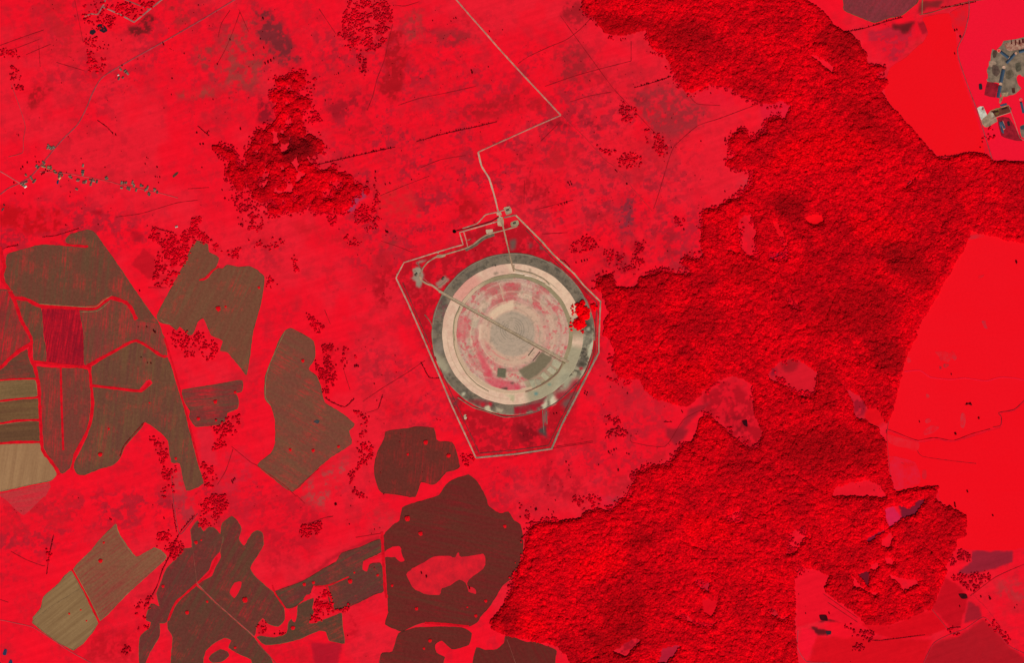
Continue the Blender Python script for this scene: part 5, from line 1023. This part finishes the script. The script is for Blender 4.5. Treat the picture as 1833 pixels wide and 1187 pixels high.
# sheds of the works at the right edge
def strip_shed(pl, wd, label):
    (x1, y1), (x2, y2) = P(pl); L = math.hypot(x2-x1, y2-y1)*S; gable('shed', (x1+x2)/2, (y1+y2)/2, L, wd, math.atan2(-(y2-y1), x2-x1), 4, (110, 116, 122), (66, 84, 104), label, None)
strip_shed("k 278,250 343,300", 14, "long blue-grey shed slanting down from the pink ringed tank"); strip_shed("k 395,268 325,345", 13, "long blue-grey shed leaning the other way right of the slanting one"); strip_shed("k 432,250 520,228", 14, "blue-grey shed meeting the right edge highest up")
strip_shed("k 300,402 277,510", 17, "long upright blue-grey shed, upper of the two in line"); strip_shed("k 272,540 254,640", 17, "long upright blue-grey shed, lower of the two in line"); strip_shed("k 450,680 472,770", 13, "blue-grey shed at the right edge beside a pale tank"); strip_shed("k 285,845 310,900", 12, "pale blue-grey shed beside the orange strip in the works yard")
def tank(x, y, r, h, c, rim, label):
    e = bpy.data.objects.new('tank', None); COL.objects.link(e); e.location = W(x, y, ZP); tag(e, label, 'tank')
    for nm, r0, r1, hh, cc_ in (('rim', r*.72, r, h, rim), ('basin', 0, r*.72, h*.7, c)):
        k = 24; v = []; f = []
        for z in (0, hh):
            for q in (max(r0, .01), r1): v += [(math.cos(6.2832*i/k)*q, math.sin(6.2832*i/k)*q, z) for i in range(k)]
        for i in range(k):
            j = (i+1) % k; f += [(k+i, k+j, 3*k+j, 3*k+i), (2*k+i, 3*k+i, 3*k+j, 2*k+j), (i, 2*k+i, 2*k+j, j)]
        mesh_obj(nm, v, f, plain(cc_, .1, .2), e)
for pl, r, c, rim, lb in (("k 260,238", 10, (236, 60, 60), (244, 140, 120), "round pink-rimmed tank at the top left of the works"), ("k 345,302", 7, (190, 150, 120), (214, 170, 140), "small sandy tank where two blue-grey sheds meet"), ("k 303,380", 9, (206, 160, 136), (216, 176, 150), "sandy tank above the upright sheds"), ("k 275,522", 8, (206, 160, 130), (220, 170, 140), "small orange tank between the two upright sheds"), ("k 405,262", 7, (206, 150, 126), (216, 166, 140), "sandy tank near the right edge high in the works"), ("k 447,655", 8, (238, 60, 76), (226, 130, 124), "pale ringed tank at the right edge, lowest one")):
    tank(*P(pl)[0], r, 3.0, c, rim, lb)
for pl, c in (("k 215,235 245,240 240,290 215,300 205,270", (96, 72, 60)), ("k 180,330 220,320 240,350 200,380 178,365", (172, 140, 118)), ("k 210,360 250,370 270,420 240,460 205,430", (104, 80, 70)), ("k 320,420 370,400 390,450 350,480 318,470", (112, 96, 78)), ("k 370,560 395,555 400,595 375,600", (84, 50, 42)), ("k 290,600 340,590 335,620 295,625", (186, 156, 120)), ("k 400,350 440,340 450,400 410,420", (100, 90, 74)),
    ("k 360,150 372,150 374,180 362,182", (96, 40, 38)), ("k 395,145 410,148 408,190 396,188", (104, 46, 42)), ("k 430,150 445,146 446,180 432,184", (88, 36, 34)), ("k 455,140 474,138 474,172 458,172", (92, 40, 38)), ("k 270,640 300,620 290,660 272,690 262,680", (176, 120, 90)), ("k 230,730 265,735 262,780 228,780", (120, 96, 50)), ("k 195,770 215,768 218,800 200,805", (196, 176, 150))):
    tag(sheet('bare_patch', P(pl), ZP+.35, plain(c, .2, .05), 2, .3), kind='structure')
tag(sheet('orange_apron', P("k 285,835 300,840 318,895 300,915 285,880"), ZP+.3, plain((220, 130, 110), .1), 2, .1), kind='structure')
for pl, a, lb in (("k 235,762", 17, "long dark-roofed shed in the brown yard, left"), ("k 310,735", 17, "long dark-roofed shed in the brown yard, right")): gable('shed', *P(pl)[0], 30, 9, math.radians(a), 4, (120, 90, 80), (84, 46, 38), lb, None)
gable('shed', *P("k 125,735")[0], 12, 8, 1.2, 4, (150, 120, 110), (170, 110, 100), "small pinkish shed on the white yard", None)
for pl, lb in (("e 265,150", "square grey-roofed hut in the plot north-east of the gate"), ("e 375,365", "grey-roofed hut in the plot south-east of the gate"), ("p 745,492", "grey-roofed workshop in the north-west yard of the site"), ("p 793,499", "low grey-roofed building left of the dark outer ring"), ("p 887,476", "tiny hut on the sand ring left of the north road")):
    gable('shed', *P(pl)[0], 16 if 'tiny' not in lb else 7, 10 if 'tiny' not in lb else 5, math.radians(60 if 'north-west' in lb or 'low' in lb else 18), 4, (140, 126, 108), (112, 100, 86), lb, None)
